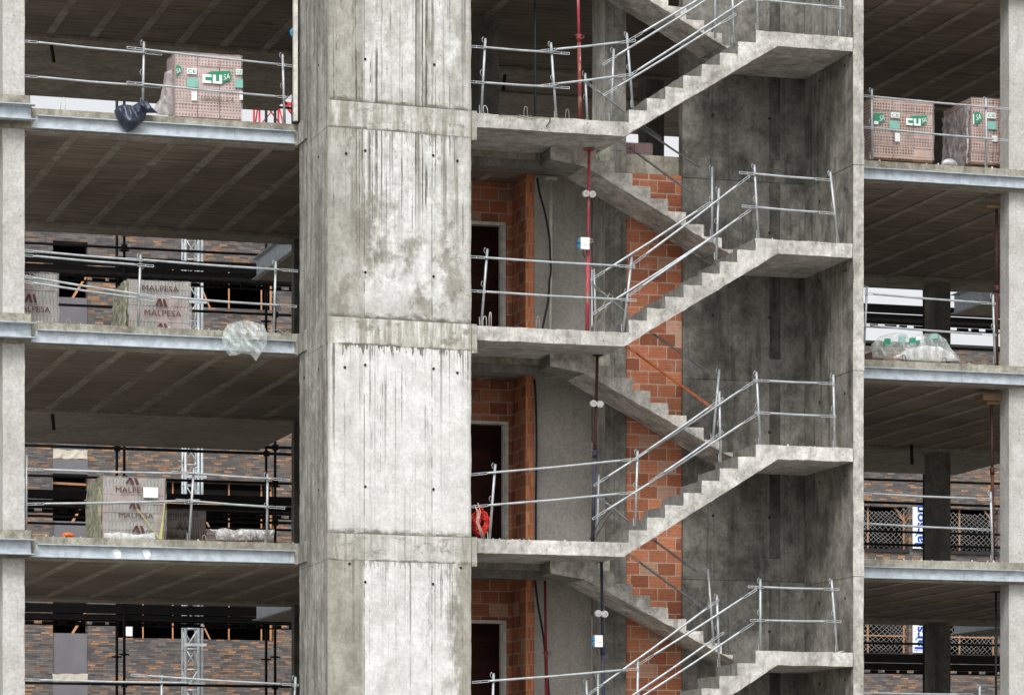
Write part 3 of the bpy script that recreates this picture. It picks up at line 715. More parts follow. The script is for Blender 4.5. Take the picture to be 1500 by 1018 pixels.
guard('guard rail on the second half landing from the bottom, upright posts', YG, [((1108, 545), (1114, 652)), ((1220.6, 549), (1223, 656))],
      [((1104, 557), (1222, 562)), ((1106, 604), (1224, 610))])
guard('guard rail on the lowest half landing, right post with rusty foot', YG, [((1113.8, 848), (1113.8, 954)), ((1218, 849), (1226.5, 955))],
      [((1096, 859), (1229, 863)), ((1099, 908), (1232, 910))])
YR = -.42
guard('dark guard rail along the rear flight below the open top floor', YR, [((857, 108), (861, 186)), ((899, 72), (895, 178))],
      [((856, 119), (968, 203)), ((928, 180), (1044, 258)), ((903, 203), (1036, 299))], 'tube_dark')
guard('rear flight guard rail with one orange tube', YR, [((870, 394), (873, 488))],
      [((913, 504), (1042, 596), 0, 0, 'orange'), ((938, 476), (1050, 553)), ((862, 412), (952, 486))], 'tube_dark')
guard('grey guard rail along the rear flight above the lowest half landing', YR, [((877, 695), (874, 800))],
      [((918, 810), (1035, 893)), ((940, 778), (1039, 850)), ((870, 722), (955, 790))], 'tube_dark')
guard('short stub of guard rail posts at the foot of the lowest rear flight', YR, [((859, 996), (862, 1098)), ((876, 985), (876, 1098))],
      [((850, 1012), (955, 1090))], 'tube_dark')
guard('guard rail in front of the two clay brick pallets, upper right floor', YE, [((1277, 131), (1277, 234)), ((1444, 144), (1445.5, 246))],
      [((1258, 140), (1480, 160)), ((1258, 186), (1476, 206))])
guard('guard rail with both posts leaning above the plastic covered stack', YE, [((1270, 420), (1265, 522)), ((1454.4, 432), (1457.5, 533))],
      [((1258, 429), (1458, 445)), ((1258, 476), (1459, 491))])
guard('guard rail before the netted openings, right bay third floor down', YE, [((1451, 720), (1454, 822))],
      [((1256, 722), (1452, 731)), ((1256, 766), (1453, 776))])
guard('guard rail at the very bottom of the right bay', YE, [((1435, 1004), (1435, 1104))],
      [((1256, 1014), (1425, 1017)), ((1256, 1060), (1440, 1064))])

# ================================================================== props, pipes and hoses
def prop(label, Y, top, bot, mat, mat2=None, f=.5, r=.024, cat='prop', name='shoring_prop', plates=True):
    a, b = P(*top, Y), P(*bot, Y); m_ = a.lerp(b, f)
    g = thing(name, label, cat, b)
    MB().path([b, m_], r*1.18, 12).build('outer_tube', M[mat], g)
    MB().path([m_-Vector((0, 0, .02)), a], r*.92, 12).build('inner_tube', M[mat2 or mat], g)
    c = MB().path([m_+Vector((0, 0, .05)), m_-Vector((0, 0, .06))], r*1.5, 12)
    c.path([m_+Vector((-.07, -.02, .03)), m_+Vector((.05, -.03, .03)), m_+Vector((.07, -.03, 0)), m_+Vector((.03, -.035, -.02)), m_+Vector((-.05, -.035, -.02))], .007, 6)
    c.build('collar', M['prop_rust' if 'red' in mat or 'rust' in mat else mat], g)
    if plates:
        if a.z < 14: MB().box(a.x-.07, a.x+.07, a.y-.07, a.y+.07, a.z, a.z+.008).build('head_plate', M[mat], g)
        MB().box(b.x-.07, b.x+.07, b.y-.07, b.y+.07, b.z-.0, b.z+.008).build('base_plate', M[mat], g)
    return g
prop('rust flaked red prop on the top stair landing', -.58, (846, -60), (850, 181), 'prop_rust', 'prop_red', .48)
prop('bright red prop with a white electric box on it', -.58, (863, 220), (860, 488), 'prop_red', 'prop_red', .5)
prop('dark brown prop with navy lower half on the landing with red cable', -.58, (875, 521), (868, 797), 'prop_navy', 'prop_brown', .52)
prop('navy blue prop beside the lowest white electric box', -.58, (881, 820), (885, 1102), 'prop_navy', 'prop_navy', .47)
prop('dark red prop in front of the lowest rendered wall', .6, (798, 838), (802, 1106), 'prop_dred', 'prop_dred', .45, r=.022)
prop('rusty prop beside the right front column, under the clay brick pallets', .5, (1460, 306), (1460, 540), 'prop_brown', 'prop_brown', .5)
prop('rusty prop with a wooden plank on top, beside the right front column', .5, (1452.5, 590), (1455, 826), 'prop_brown', 'prop_brown', .42)
MB().path([P(1459, 868, .5), P(1459, 1108, .5)], .016, 10).box(X(1453, .5), X(1465, .5), .44, .56, Zp(1459, 868, .5), Zp(1459, 868, .5)+.012).box(X(1453, .5), X(1465, .5), .44, .56, Zp(1459, 1108, .5), Zp(1459, 1108, .5)+.01)
o = MB().path([P(1459, 868, .5), P(1459, 1108, .5)], .018, 10).box(X(1453, .5), X(1465, .5), .44, .56, Zp(1459, 866, .5), Zp(1459, 868, .5)).build('steel_pole', M['scaffold']); tag(o, 'thin black pole beside the rust stained right column', 'pole')
o = MB().box(X(1434, .5), X(1462, .5), .35, .65, Zp(1450, 588, .5), Zp(1450, 579, .5)).box(X(1443, .5), X(1460, .5), .42, .58, Zp(1450, 593, .5), Zp(1450, 588.4, .5)).build('wooden_plank', M['wood_board']); tag(o, 'short brown plank held against the soffit by a rusty prop', 'plank')
o = MB().box(X(1442, .5), X(1466, .5), .4, .6, Zp(1450, 306, .5), Zp(1450, 303, .5)).build('wooden_plank', M['wood_board']); tag(o, 'thin brown plank on the prop under the upper right floor', 'plank')
o = MB().path([P(784, -60, .9), P(784, 174, .9)], .016, 8).path([P(784, -40, .9), P(784, -44, .9)], .02, 8).build('hanging_pipe', M['navy_bag']); tag(o, 'thin dark blue upright pipe behind the top landing rail', 'pipe')
o = MB().path([P(807, 262, .7), P(806, 486, .7)], .026, 10).box(X(798, .7), X(815, .7), .64, .76, Zp(806, 263.5, .7), Zp(806, 260.5, .7)).build('upright_tube', M['tube_white']); tag(o, 'off white upright tube before the grey rendered wall, black hose beside it', 'tube')
def hose(label, pts, Y, r=.017, mat='hose', name='hanging_hose', cat='hose'):
    w_ = [P(a, b, Y) for a, b in pts]; out = []
    for i in range(len(w_)-1):
        p0, p1, p2, p3 = w_[max(i-1, 0)], w_[i], w_[i+1], w_[min(i+2, len(w_)-1)]
        for k in range(6):
            t = k/6; out.append(.5*((2*p1)+(p2-p0)*t+(2*p0-5*p1+4*p2-p3)*t*t+(3*p1-p0-3*p2+p3)*t*t*t))
    out.append(w_[-1]); o = MB().path(out, r, 8).build(name, M[mat]); tag(o, label, cat); return o
hose('black hose curving past the off white tube', [(787, 261), (791, 285), (799, 315), (805, 350), (806, 375), (807, 395), (805, 412), (803, 440), (798, 465), (794, 484)], .66)
hose('straight black hose at the edge of the grey rendered wall beside the red cable floor', [(783, 556), (785, 590), (786, 660), (785, 730), (785, 795)], .85)
hose('black hose behind the dark red prop on the lowest floor', [(784, 850), (788, 885), (795, 925), (798, 950), (800, 975), (803, 1000), (805, 1040), (806, 1100)], .70)
hose('loop of black cable under the top landing by the prop head', [(877, 229), (878, 240), (874, 252), (866, 260)], -.4, .006, 'hose', 'cable_loop', 'cable')
# electric boxes and twin lamps
def ebox(label, c, Y, w_=.13, h_=.17):
    p = P(*c, Y); g = thing('electric_box', label, 'electric box', (p.x, Y, p.z-h_/2), 'white electric boxes on the props')
    MB().box(p.x-w_/2, p.x+w_/2, Y-.09, Y, p.z-h_/2, p.z+h_/2).build('case', M['white'], g)
    MB().box(p.x-w_/2-.045, p.x-w_/2-.001, Y-.07, Y-.02, p.z-h_*.4, p.z-h_*.12).box(p.x-w_/2-.045, p.x-w_/2-.001, Y-.07, Y-.02, p.z+h_*.05, p.z+h_*.35).build('socket', M['blue'], g)
    MB().box(p.x-w_*.28, p.x+w_*.3, Y-.098, Y-.0905, p.z-h_*.1, p.z+h_*.3).build('lid', M['white'], g)
    MB().path([(p.x-.01, Y-.04, p.z-h_/2), (p.x-.02, Y-.05, p.z-h_/2-.05), (p.x+.01, Y-.04, p.z-h_/2-.12)], .006, 6).build('cable', M['hose'], g)
ebox('white electric box with blue sockets on the bright red prop', (854.5, 358), -.62)
ebox('white electric box on the navy prop of the lowest floor', (874.5, 939), -.62, .12, .17)
def lamp(label, cs, Y):
    p = P(*cs[0], Y); g = thing('site_lamp', label, 'lamp', (p.x, Y, p.z), 'twin round lamps tied to the props')
    for c in cs:
        q = P(*c, Y); s_ = Vector((q.x, Y, q.z))
        MB().path([s_+Vector((0, .05, 0)), s_+Vector((0, .01, 0)), s_+Vector((0, -.04, -.004)), s_+Vector((0, -.06, -.006))], [.03, .052, .05, .044], 14).path([s_+Vector((0, -.0605, -.006)), s_+Vector((0, -.063, -.006))], .033, 12, 1).build('lamp_head', [M['white'], M['tube_white']], g)
    MB().bar(P(cs[0][0], cs[0][1], Y+.045), P(cs[1][0], cs[1][1], Y+.045), .02).build('bracket', M['hose'], g)
lamp('twin round white lamps on the bright red prop', ((857.5, 284), (867, 285)), -.64)
lamp('twin round white lamps on the brown and navy prop', ((868.5, 591), (878, 592)), -.64)
lamp('twin round white lamps on the lowest navy prop', ((875.5, 898), (885, 899)), -.64)

# ================================================================== pallets of bricks
def stack(mb, x0, x1, y0, y1, z0, z1, rows, jit, mi=0, cols=3):
    h = (z1-z0)/rows; rnd = random.Random(int(x0*100)+rows)
    for r in range(rows):
        for c in range(cols):
            a = x0+(x1-x0)*c/cols; b = x0+(x1-x0)*(c+1)/cols; d = rnd.uniform(0, jit)
            mb.box(a+.002+rnd.uniform(0, jit)*.4, b-.002-rnd.uniform(0, jit)*.4, y0+d, y1-rnd.uniform(0, jit), z0+r*h+.0015, z0+(r+1)*h-.0015, mi)
    return mb
def cusa_logo(g, x, z, wd, y, part=(0, 1)):
    # raised block letters on a green slab, drawn as flat print: CU large, SA small and receding
    h = wd*.42; mb = MB(); U = (1, 0, 0); V = (0, 0, 1)
    def poly(ps, mi, off):
        mb.prism([(x+a*wd, y-off, z+b*wd) for a, b in ps], (0, .0012, 0), mi)
    poly([(.0, .22), (.30, .38), (.97, .44), (1.0, .28), (.94, .13), (.70, .0), (.40, -.03), (.33, .02), (.05, .05)], 0, .003)
    # C as a square bracket, U as a square cup
    poly([(.0, .27), (.0, -.03), (.31, -.03), (.31, .055), (.10, .065), (.10, .18), (.31, .18), (.31, .27)][::-1], 1, .006)
    poly([(.36, .27), (.36, -.03), (.68, -.03), (.68, .28), (.58, .28), (.58, .055), (.47, .055), (.47, .27)][::-1], 1, .006)
    mb.text('SA', (x+.735*wd, y-.007, z+.11*wd), Vector((1, 0, .25)), Vector((0, 0, 1)), .22*wd, .19*wd, 1)
    mb.build('printed_logo', [M['green'], M['white_print']], g)
def slip(mb, x, z, w_, h_, y, mi, txt=None, tmi=2):
    mb.box(x, x+w_, y-.0045, y-.003, z, z+h_, mi)
    if txt: mb.text(txt, (x+w_*.1, y-.006, z+h_*.22), (1, 0, 0), (0, 0, 1), w_*.8, h_*.55, tmi)
def clay_pallet(label, pxl, pxr, pyt, pyb, Y, mat, depth, logos, slips, wrapm='film_wrap'):
    a = P(pxl, pyb, Y); b = P(pxr, pyt, Y); z0 = a.z; z1 = b.z
    g = thing('brick_pallet', label, 'brick pallet', ((a.x+b.x)/2, Y, z0), 'plastic wrapped brick pallets')
    stack(MB(), a.x, b.x, Y, Y+depth, z0+.02, z1, int((z1-z0)/.165), .018).build('brick_stack', M[mat], g)
    MB().box(a.x-.012, b.x+.012, Y-.010, Y+depth+.01, z0+.03, z1+.01).build('plastic_wrap', M[wrapm], g, rough=.12, amp=.01)
    for q in (Y+.02, Y+depth-.12): MB().box(a.x, b.x, q, q+.1, z0+.001, z0+.02).build('pallet_board', M['wood_board'], g)
    for (px, py, wpx) in logos:
        c = P(px, py, Y); cusa_logo(g, c.x, c.z, wpx/97., Y-.022)
    for (px, py, w_, h_, mi, t) in slips:
        mb = MB(); c = P(px, py, Y); slip(mb, c.x, c.z, w_/97., h_/99., Y-.022, mi, t, 2 if mi != 2 else 1); mb.build('printed_label', [M['white_print'], M['green_pale'], M['green']], g)
    return g
g = clay_pallet('tall pink perforated brick pallet with green logo, upper left floor', 257, 354, 83, 172, .55, 'pal_pink', .55,
    [(296, 121, 41)], [(273, 109, 14, 8, 0, 'CE'), (273, 128, 16, 13, 1, None), (280, 148, 8, 13, 0, None), (345, 110, 9, 8, 0, 'CE'), (343, 129, 12, 12, 1, None), (350, 147, 5, 12, 0, None)])
m_ = MB()
c = P(294, 147.5, .55); m_.text('UZUDEL, S.A.', (c.x, .526, c.z), (1, 0, 0), (0, 0, 1), .50, .055)
m_.build('printed_word', M['olive_print'], g)
m_ = MB(); c = P(257.5, 113, .55)
m_.prism([(c.x+a*.085, .527, c.z+b*.15) for a, b in ((0, 0), (.55, .35), (1, .55), (.9, .95), (.4, 1.1), (0, 1.05))], (0, .0012, 0), 0); m_.text('SA', (c.x+.005, .522, c.z+.04), (1, 0, .3), (0, 0, 1), .065, .07, 1); m_.build('printed_logo', [M['green'], M['white_print']], g)
g = clay_pallet('clay perforated brick pallet with two green logos, next to the stair wall', 1279, 1367, 149, 233, .55, 'pal_clay', 1.0,
    [(1326, 183, 35), (1265, 182, 34)][:1], [(1304, 173, 14, 8, 0, 'CE'), (1302, 189, 16, 12, 1, None), (1310, 208, 8, 13, 0, None)])
m_ = MB(); c = P(1279.5, 181, .55)
m_.prism([(c.x+a*.18, .527, c.z+b*.16) for a, b in ((0, 0), (.35, .05), (.55, .0), (1, .35), (1, .75), (.8, 1.), (0, .95))], (0, .0012, 0), 0)
m_.box(c.x, c.x+.07, .521, .523, c.z-.02, c.z+.03, 1); m_.text('SA', (c.x+.09, .522, c.z+.03), (1, 0, .3), (0, 0, 1), .085, .085, 1); m_.build('printed_logo', [M['green'], M['white_print']], g)
g = clay_pallet('clay brick pallet in creased wrap, half hidden by the right column', 1423, 1520, 150, 240, .62, 'pal_clay', 1.0,
    [(1418, 183, 30)][:0], [(1445, 174, 14, 9, 0, 'CE'), (1446, 190, 14, 12, 1, None), (1452, 208, 9, 9, 0, None)])
m_ = MB(); c = P(1424, 181, .62)
m_.prism([(c.x+a*.16, .597, c.z+b*.17) for a, b in ((0, 0), (.35, -.05), (.5, -.02), (1, .35), (.95, .8), (.7, 1.05), (0, .95))], (0, .0012, 0), 0)
m_.text('SA', (c.x+.055, .592, c.z+.04), (1, 0, .3), (0, 0, 1), .085, .09, 1); m_.box(c.x, c.x+.02, .591, .593, c.z-.02, c.z+.14, 1); m_.build('printed_logo', [M['green'], M['white_print']], g)
# its left side wrap is thick and folded
a = P(1423, 240, .62); b = P(1423, 155, .62)
MB().box(a.x-.05, a.x-.014, .66, 1.62, a.z+.01, b.z).build('side_wrap', M['film_grey'], g, rough=.07, amp=.03)

def malpesa(label, pxl, pxr, pyt, pyb, Y, depth, mat, lets, marks, side=True, lm='lettering_brown'):
    a = P(pxl, pyb, Y); b = P(pxr, pyt, Y); z0, z1 = a.z, b.z
    g = thing('brick_pallet', label, 'brick pallet', ((a.x+b.x)/2, Y, z0), 'plastic wrapped brick pallets')
    stack(MB(), a.x, b.x, Y, Y+depth, z0+.02, z1, max(3, int((z1-z0)/.115)), .03, cols=1).build('brick_stack', M[mat], g)
    if mat != 'pal_shade':
        MB().box(a.x-.012, b.x+.012, Y-.012, Y+depth+.01, z0+.03, z1+.012).build('plastic_wrap', M['film_wrap'], g, rough=.1, amp=.014)
    for q in (Y+.02, Y+depth-.12): MB().box(a.x, b.x, q, q+.1, z0+.001, z0+.02).build('pallet_board', M['wood_board'], g)
    if side:
        MB().box(a.x-.05, a.x-.014, Y+.03, Y+depth, z0+.005, z1-.01).build('side_wrap', M['film_olive'], g, rough=.07, amp=.03)
    for t, px, py, w_, h_ in lets:
        c = P(px, py, Y); MB().text(t, (c.x, Y-.03, c.z), (1, 0, 0), (0, 0, 1), w_/97., h_/100.).build('printed_word', M[lm], g)
    for px, py, w_, h_ in marks:          # the maker's sign: a small foot and two thick slanting strokes
        c = P(px, py, Y); W = w_/97.; H = h_/100.; mb = MB()
        for ps in ([(.0, .15), (.16, .0), (.36, .8), (.26, 1.)], [(.27, 1.), (.40, 0), (.63, 0), (.46, 1.)][::1], [(.60, 1.), (.76, 0), (1., 0), (.80, 1.)]):
            ps = sorted(ps, key=lambda q: math.atan2(q[1]-.5, q[0]-sum(t[0] for t in ps)/4))
            mb.prism([(c.x+W*a_, Y-.029, c.z+H*b_) for a_, b_ in ps], (0, .0015, 0))
        mb.build('printed_mark', M[lm], g)
    return g
malpesa('grey pink brick pallet half behind the left column', 8, 85, 402, 474, .5, 1.0, 'pal_grey',
    [('MALPESA', 22, 456, 48, 8)], [(36, 443, 17, 12), (34, 403, 15, 3)], False)
malpesa('grey pink brick pallet with mossy wrap, middle of the left middle floor', 188, 279, 414, 484, .5, 1.0, 'pal_grey',
    [('MALPESA', 208, 426, 51, 8), ('MALPESA', 211, 462, 52, 8)], [(227, 449, 17, 11), (229, 482, 16, 8)])
g = malpesa('tall brick pallet with a white paper note and yellow strap, lower left floor', 150, 242, 701, 790, .5, 1.0, 'pal_grey',
    [('MALPESA', 169, 721, 49, 8), ('MALPESA', 174, 758, 48, 7)], [(183, 709, 20, 9), (188, 745, 17, 9), (193, 780, 18, 10)], lm='lettering_brown')
c = P(209, 729, .5); MB().box(c.x, c.x+.215, .455, .458, c.z, c.z+.15).build('paper_note', M['white'], g)
MB().bar(P(201, 745, .45), P(233, 788, .45), .012, .004, (0, 1, 0)).bar(P(241, 735, .45), P(236, 790, .45), .018, .004, (0, 1, 0)).bar(P(238, 765, .448), P(234, 789, .448), .03, .004, (0, 1, 0)).build('yellow_strap', M['yellow_strap'], g)
inflate('crumpled_wrap', M['film_white'], [(152, 781), (175, 779), (200, 783), (226, 780), (228, 791), (152, 791)], .44, .02, .04, g, seed=2.)
malpesa('dark brick pallet standing in shade behind the leaning post', 236, 303, 748, 789, 1.6, .9, 'pal_shade',
    [('MALPESA', 247, 752, 42, 7), ('MALPESA', 245, 786, 46, 8)], [(257, 773, 19, 10)], False, 'lettering_dark')
# low plastic covered stack on the right
a = P(1294, 524, .5); g = thing('brick_pallet', 'collapsed low brick stack under crumpled clear plastic, right middle floor', 'brick pallet', (a.x+.5, .5, a.z), 'plastic wrapped brick pallets')
stack(MB(), P(1294, 0, .62).x, P(1382, 0, .62).x, .62, 1.4, 9.005, 9.30, 3, .03).build('brick_stack', M['pal_clay'], g)
inflate('plastic_cover', M['film_clear'], [(1278, 524), (1276, 505), (1290, 492), (1312, 487), (1334, 490), (1352, 489), (1372, 488), (1386, 497), (1393, 512), (1408, 528), (1380, 530), (1340, 528), (1306, 525)], .5, .12, .15, g, fold=.8, seed=3.)
inflate('plastic_cover', M['film_white'], [(1308, 524), (1330, 510), (1352, 506), (1376, 508), (1394, 516), (1406, 528), (1374, 530), (1336, 528)], .36, .025, .07, g, fold=.45, seed=9., fs=4.)
for px, py, w_, h_, k in ((1294, 506, 12, 11, 0), (1315, 502, 13, 11, 1), (1331, 503, 18, 9, 0), (1361, 497, 14, 8, 1), (1341, 499, 9, 7, 2)):
    c = P(px, py, .36); MB().prism([(c.x, .352, c.z), (c.x+w_/97, .352, c.z+.02), (c.x+w_/97-.01, .356, c.z+h_/97), (c.x+.015, .356, c.z+h_/97-.01)], (0, .002, 0), k).build('printed_logo', [M['green'], M['green_pale'], M['white_print']], g)
# red brick pack seen through the opening on the top floor
c = P(918, 234, 1.1); g = thing('brick_pack', 'small dark red brick pack in the opening behind the top rear flight', 'brick pack', (c.x+.2, 1.1, 12.001))
stack(MB(), c.x, c.x+.42, 1.15, 1.7, 12.005, 12.29, 2, .01).build('brick_stack', M['pal_red'], g)
MB().box(c.x-.01, c.x+.43, 1.14, 1.71, 12.0, 12.30).build('plastic_wrap', M['film_wrap'], g, rough=.12, amp=.008)

# ================================================================== bags, sheets, bits
o = inflate('plastic_sack', M['navy_bag'], [(207, 142), (209, 149), (216, 148), (221, 156), (231, 166), (215, 166), (212, 174), (208, 180), (196, 190), (186, 194), (179, 186), (172, 176), (167, 163), (172, 156), (181, 153), (195, 155), (203, 150)], -.1, .11, .16, at=P(190, 190, -.1), fold=.9, seed=1., fs=9.)
tag(o, 'crumpled navy sack hanging over the floor edge below the pink pallet', 'sack')
o = inflate('plastic_bag', M['film_clear'], [(327, 486), (333, 475), (346, 471), (362, 469), (376, 473), (386, 475), (392, 489), (391, 503), (384, 515), (375, 529), (368, 520), (356, 517), (347, 520), (336, 521), (328, 510), (325, 498)], -.16, .14, .2, at=P(360, 525, -.16), fold=.9, seed=5., fs=8.)
tag(o, 'torn clear plastic bag hanging over the left middle steel beam', 'plastic bag')
o = inflate('plastic_sheet', M['film_grey'], [(251, 102), (241, 107), (239, 124), (234, 145), (224, 160), (229, 168), (250, 170), (258, 168), (257, 120)], .7, .05, .08, at=P(245, 168, .7), fold=.8, seed=6.)
tag(o, 'loose grey plastic sheet on the left side of the pink pallet', 'plastic sheet')
g = thing('covered_bundle', 'low bundle under a crumpled white sheet near the left core', 'bundle', P(355, 789, .8))
inflate('sheet', M['film_white'], [(306, 774), (312, 776), (330, 773), (344, 777), (352, 774), (372, 775), (392, 776), (402, 775), (401, 788), (370, 791), (330, 791), (317, 790), (314, 780)], .75, .12, .08, g, fold=.9, seed=8., fs=10.)
MB().box(X(318, .9), X(398, .9), .85, 1.5, 6.002, 6.10).build('boards', M['wood_board'], g)
o = inflate('orange_cap', M['orange'], [(89, 787), (92, 781), (99, 779), (107, 781), (110, 787)], .6, .05, .06, at=P(100, 787, .6), fold=.2); tag(o, 'small orange lump on the slab near the left column, lower floor', 'cap')
o = inflate('white_rag', M['film_white'], [(1379, 238), (1384, 234), (1392, 232), (1400, 236), (1403, 242), (1380, 242)], .3, .05, .06, at=P(1390, 241, .3), fold=.6, seed=3.); tag(o, 'small crumpled white plastic lump between the two clay pallets', 'plastic lump')
o = inflate('blue_tape', M['blue'], [(424, 46), (429, 40), (433, 42), (432, 49), (427, 55), (425, 51)], -.02, .015, .03, at=P(428, 50, -.02), h=.012); tag(o, 'scrap of blue tape at the left edge of the core, near the top', 'tape')
o = MB().box(X(428, -.0), X(434, -.0), -.10, -.03, Zp(430, 178, -.05), Zp(430, 0, -.05)+.3).build('downpipe', M['tube_white']); tag(o, 'pale flat strip running up beside the core on the top left floor', 'strip')
# red cable coil
g = MB(); rr = random.Random(3); cc = P(704, 768, -1.2)
for k in range(26):
    pts = []; ph = rr.uniform(0, 6.28); a_ = rr.uniform(.05, .15); b_ = rr.uniform(.07, .19); dz = rr.uniform(-.02, .07); tl = rr.uniform(-.5, .5)
    for i in range(17):
        q = ph+i*6.28/16*rr.uniform(.97, 1.03)
        pts.append((cc.x+.0+a_*math.cos(q)*math.cos(tl)+.03*math.sin(3*q+k), -1.2+.08*math.sin(q*2+k)+rr.uniform(-.01, .01), max(6.01, cc.z+dz+b_*math.sin(q))))
    g.path(pts, .0075, 5)
for k in range(5):
    x = cc.x+rr.uniform(-.12, .0); g.path([(x, -1.25, cc.z+.3-.03*k), (x+.03, -1.28, cc.z+.16), (x+.06*rr.uniform(-1, 1), -1.3, cc.z+.02), (x+.1, -1.28, 6.02)], .007, 5, 1)
o = g.build('cable_coil', [M['red_cable'], M['pink']], at=(cc.x, -1.2, 6.0)); tag(o, 'tangled coil of red cable on the landing beside the core', 'cable coil')
# bars, loops and hooks left in the concrete
def loop(label, px, py, hpx, wpx, Y, mat='wire', lean=0., grp='wire loops sticking out of the slab edges'):
    b = P(px, py, Y); h = hpx/100.; w_ = wpx/97.
    pts = [(b.x-w_/2, Y, b.z-.03), (b.x-w_/2+lean*.5, Y, b.z+h*.6), (b.x-w_*.3+lean, Y-.01, b.z+h*.95), (b.x+lean, Y-.01, b.z+h), (b.x+w_*.3+lean, Y-.01, b.z+h*.95), (b.x+w_/2+lean*.6, Y, b.z+h*.55), (b.x+w_/2, Y, b.z-.03)]
    o = MB().path(pts, .0055, 6).build('wire_loop', M[mat], at=(b.x, Y, b.z)); tag(o, label, 'wire loop', grp)
loop('pale wire loop standing on the slab edge near the top left column', 92, 160, 16, 6, .03, 'tube_white', .01)
loop('small wire loop at the core end of the top stair landing', 712, 166, 10, 6, -1.44, 'tube_white', -.02)
loop('pair of pale wire loops, left one, on the landing with the bright red prop', 710, 478, 14, 5, -1.44, 'tube_white')
loop('taller pale bar loop beside the leaning post on the landing with the bright red prop', 718, 478, 20, 3, -1.40, 'tube_white')
loop('rusty wire loop in the middle of the top stair landing', 770, 172, 15, 5, -1.0)
loop('rusty wire loop beside the rusty prop on the top landing', 831, 176, 15, 5, -1.0)
loop('thin wire loop before the off white tube', 788, 482, 18, 4, -1.2)
loop('dark wire loop at the right end of the white covered bundle', 374, 795, 8, 8, .04, 'wire_dark')
loop('pale wire loop between the dark pallet and the white covered bundle', 299, 793, 9, 5, .04)
loop('rusty hoop on the slab edge under the mossy pallet window gap', 100, 478, 10, 6, .04)
loop('dark wire loop before the collapsed plastic covered stack', 1325, 529, 9, 6, .03, 'wire_dark', -.02)
loop('dark wire loop at the right foot of the collapsed plastic covered stack', 1383, 532, 8, 7, .03, 'wire_dark')
def bars(label, segs, Y, mat='wire_dark'):
    mb = MB(); 
    for s_ in segs: mb.path([P(a, b, Y-.01*i) for i, (a, b) in enumerate(s_)], .007, 6)
    o = mb.build('starter_bar', M[mat], at=P(*segs[0][0], Y)); tag(o, label, 'starter bar', 'bent starter bars at the foot of the flights')
bars('bent brown bars at the foot of the flight beside the bright red prop', [[(866, 481), (884, 446), (893, 430), (898, 434), (890, 448), (873, 482)], [(868, 478), (878, 468), (892, 486)]], -1.3, 'wire')
bars('bent dark bars at the foot of the flight above the lowest landing', [[(864, 790), (878, 764), (892, 748), (896, 750), (884, 768), (870, 792)], [(866, 786), (880, 776)]], -1.3)
bars('hooked wire end on the lowest half landing by the rusty post foot', [[(1212, 957), (1219, 955), (1224, 957), (1230, 954), (1236, 953)]], -1.46, 'tube_white')
# pipe stubs hanging under the rear slabs
for lab, a, b, Y in (('black pipe stub hanging under the top left soffit', (73, 62), (79, 92), 7.35), ('black pipe stub hanging under the lower left rear soffit', (75, 602), (79, 630), 7.2),
                     ('black pipe stub hanging under the right rear soffit', (1335, 652), (1336, 680), 7.4), ('black pipe stub hanging behind the top stair landing', (741, 106), (737, 134), 7.35)):
    p, q = P(*a, Y), P(*b, Y); o = MB().path([p+Vector((0, 0, .12)), q], .03, 12).build('pipe_stub', M['hose'], at=q); tag(o, lab, 'pipe', 'pipe stubs under the soffits')

# ================================================================== scaffolds behind the building
def scaffold(label, pairs, Y0, Y1, ledgers, decks, zr, pxr):
    g = thing('scaffolding', label, 'scaffolding', (X(pairs[0], Y0), Y0, 0))
    for px in pairs:
        x = X(px, Y0)
        for y in (Y0, Y1):
            mb = MB().path([(x, y, 0.02), (x, y, zr)], .026, 8)
            z = 1.0
            while z < zr-.2: mb.path([(x, y, z), (x, y, z+.03)], .06, 8); mb.bar((x-.09, y, z+.015), (x+.09, y, z+.015), .02, .03); z += 1.02
            mb.build('standard', M['scaffold'], g)
    for (py0, py1, y, r) in ledgers:
        a, b = P(pxr[0], py0, y), P(pxr[1], py1, y); zm_ = (a.z+b.z)/2
        mb = MB().path([(a.x, y, zm_), (b.x, y, zm_)], r, 8)
        for px in pairs: mb.box(X(px, Y0)-.05, X(px, Y0)+.05, y-.04, y+.04, zm_-.05, zm_+.05)
        mb.build('ledger', M['scaffold'], g)
    for z in decks:
        x0, x1 = X(pxr[0], Y0), X(pxr[1], Y0); mb = MB()
        mb.box(x0, x1, Y0+.04, Y0+.06, z-.0, z+.09); mb.box(x0, x1, Y1-.06, Y1-.04, z, z+.09); mb.box(x0, x1, Y0-.02, Y0+.02, z+.10, z+.26)
        y = Y0+.061
        for k in range(2):
            ya = Y0+.07+k*.29; yb = ya+.27; x = x0
            while x < x1:                        # perforated steel planks, slots between short webs
                mb.box(x, x+.16, ya, yb, z+.03, z+.075); mb.box(x+.16, x+.22, ya, ya+.10, z+.03, z+.075); mb.box(x+.16, x+.22, yb-.10, yb, z+.03, z+.075); x += .22
        mb.box(x0, x1, Y1-.03, Y1-.01, z-.075, z-.05); x = x0
        while x < x1: mb.box(x, x+.16+.08*(int(x*4) % 2), Y1-.03, Y1-.01, z-.049, z-.002); x += .30
        mb.build('deck', M['deck'], g)
    return g
zd = lambda py, px=250, Y=12.3: Zp(px, py, Y)
SCY = 12.2
scaffold('black tube scaffolding behind the left bays, between building and brick facade', [182, 403, -60], SCY, SCY+.73,
    [(138, 150, SCY, .024), (356, 372, SCY, .024), (447, 456, SCY, .024), (643, 653, SCY, .028), (652, 663, SCY+.7, .028), (696, 706, SCY, .024), (757, 762, SCY, .024), (1000, 1004, SCY, .024), (887, 890, SCY, .022), (380, 388, SCY+.7, .026), (768, 772, SCY+.7, .022)],
    [zd(404), zd(745), zd(909), zd(572), zd(238)], zd(128), (-80, 470))
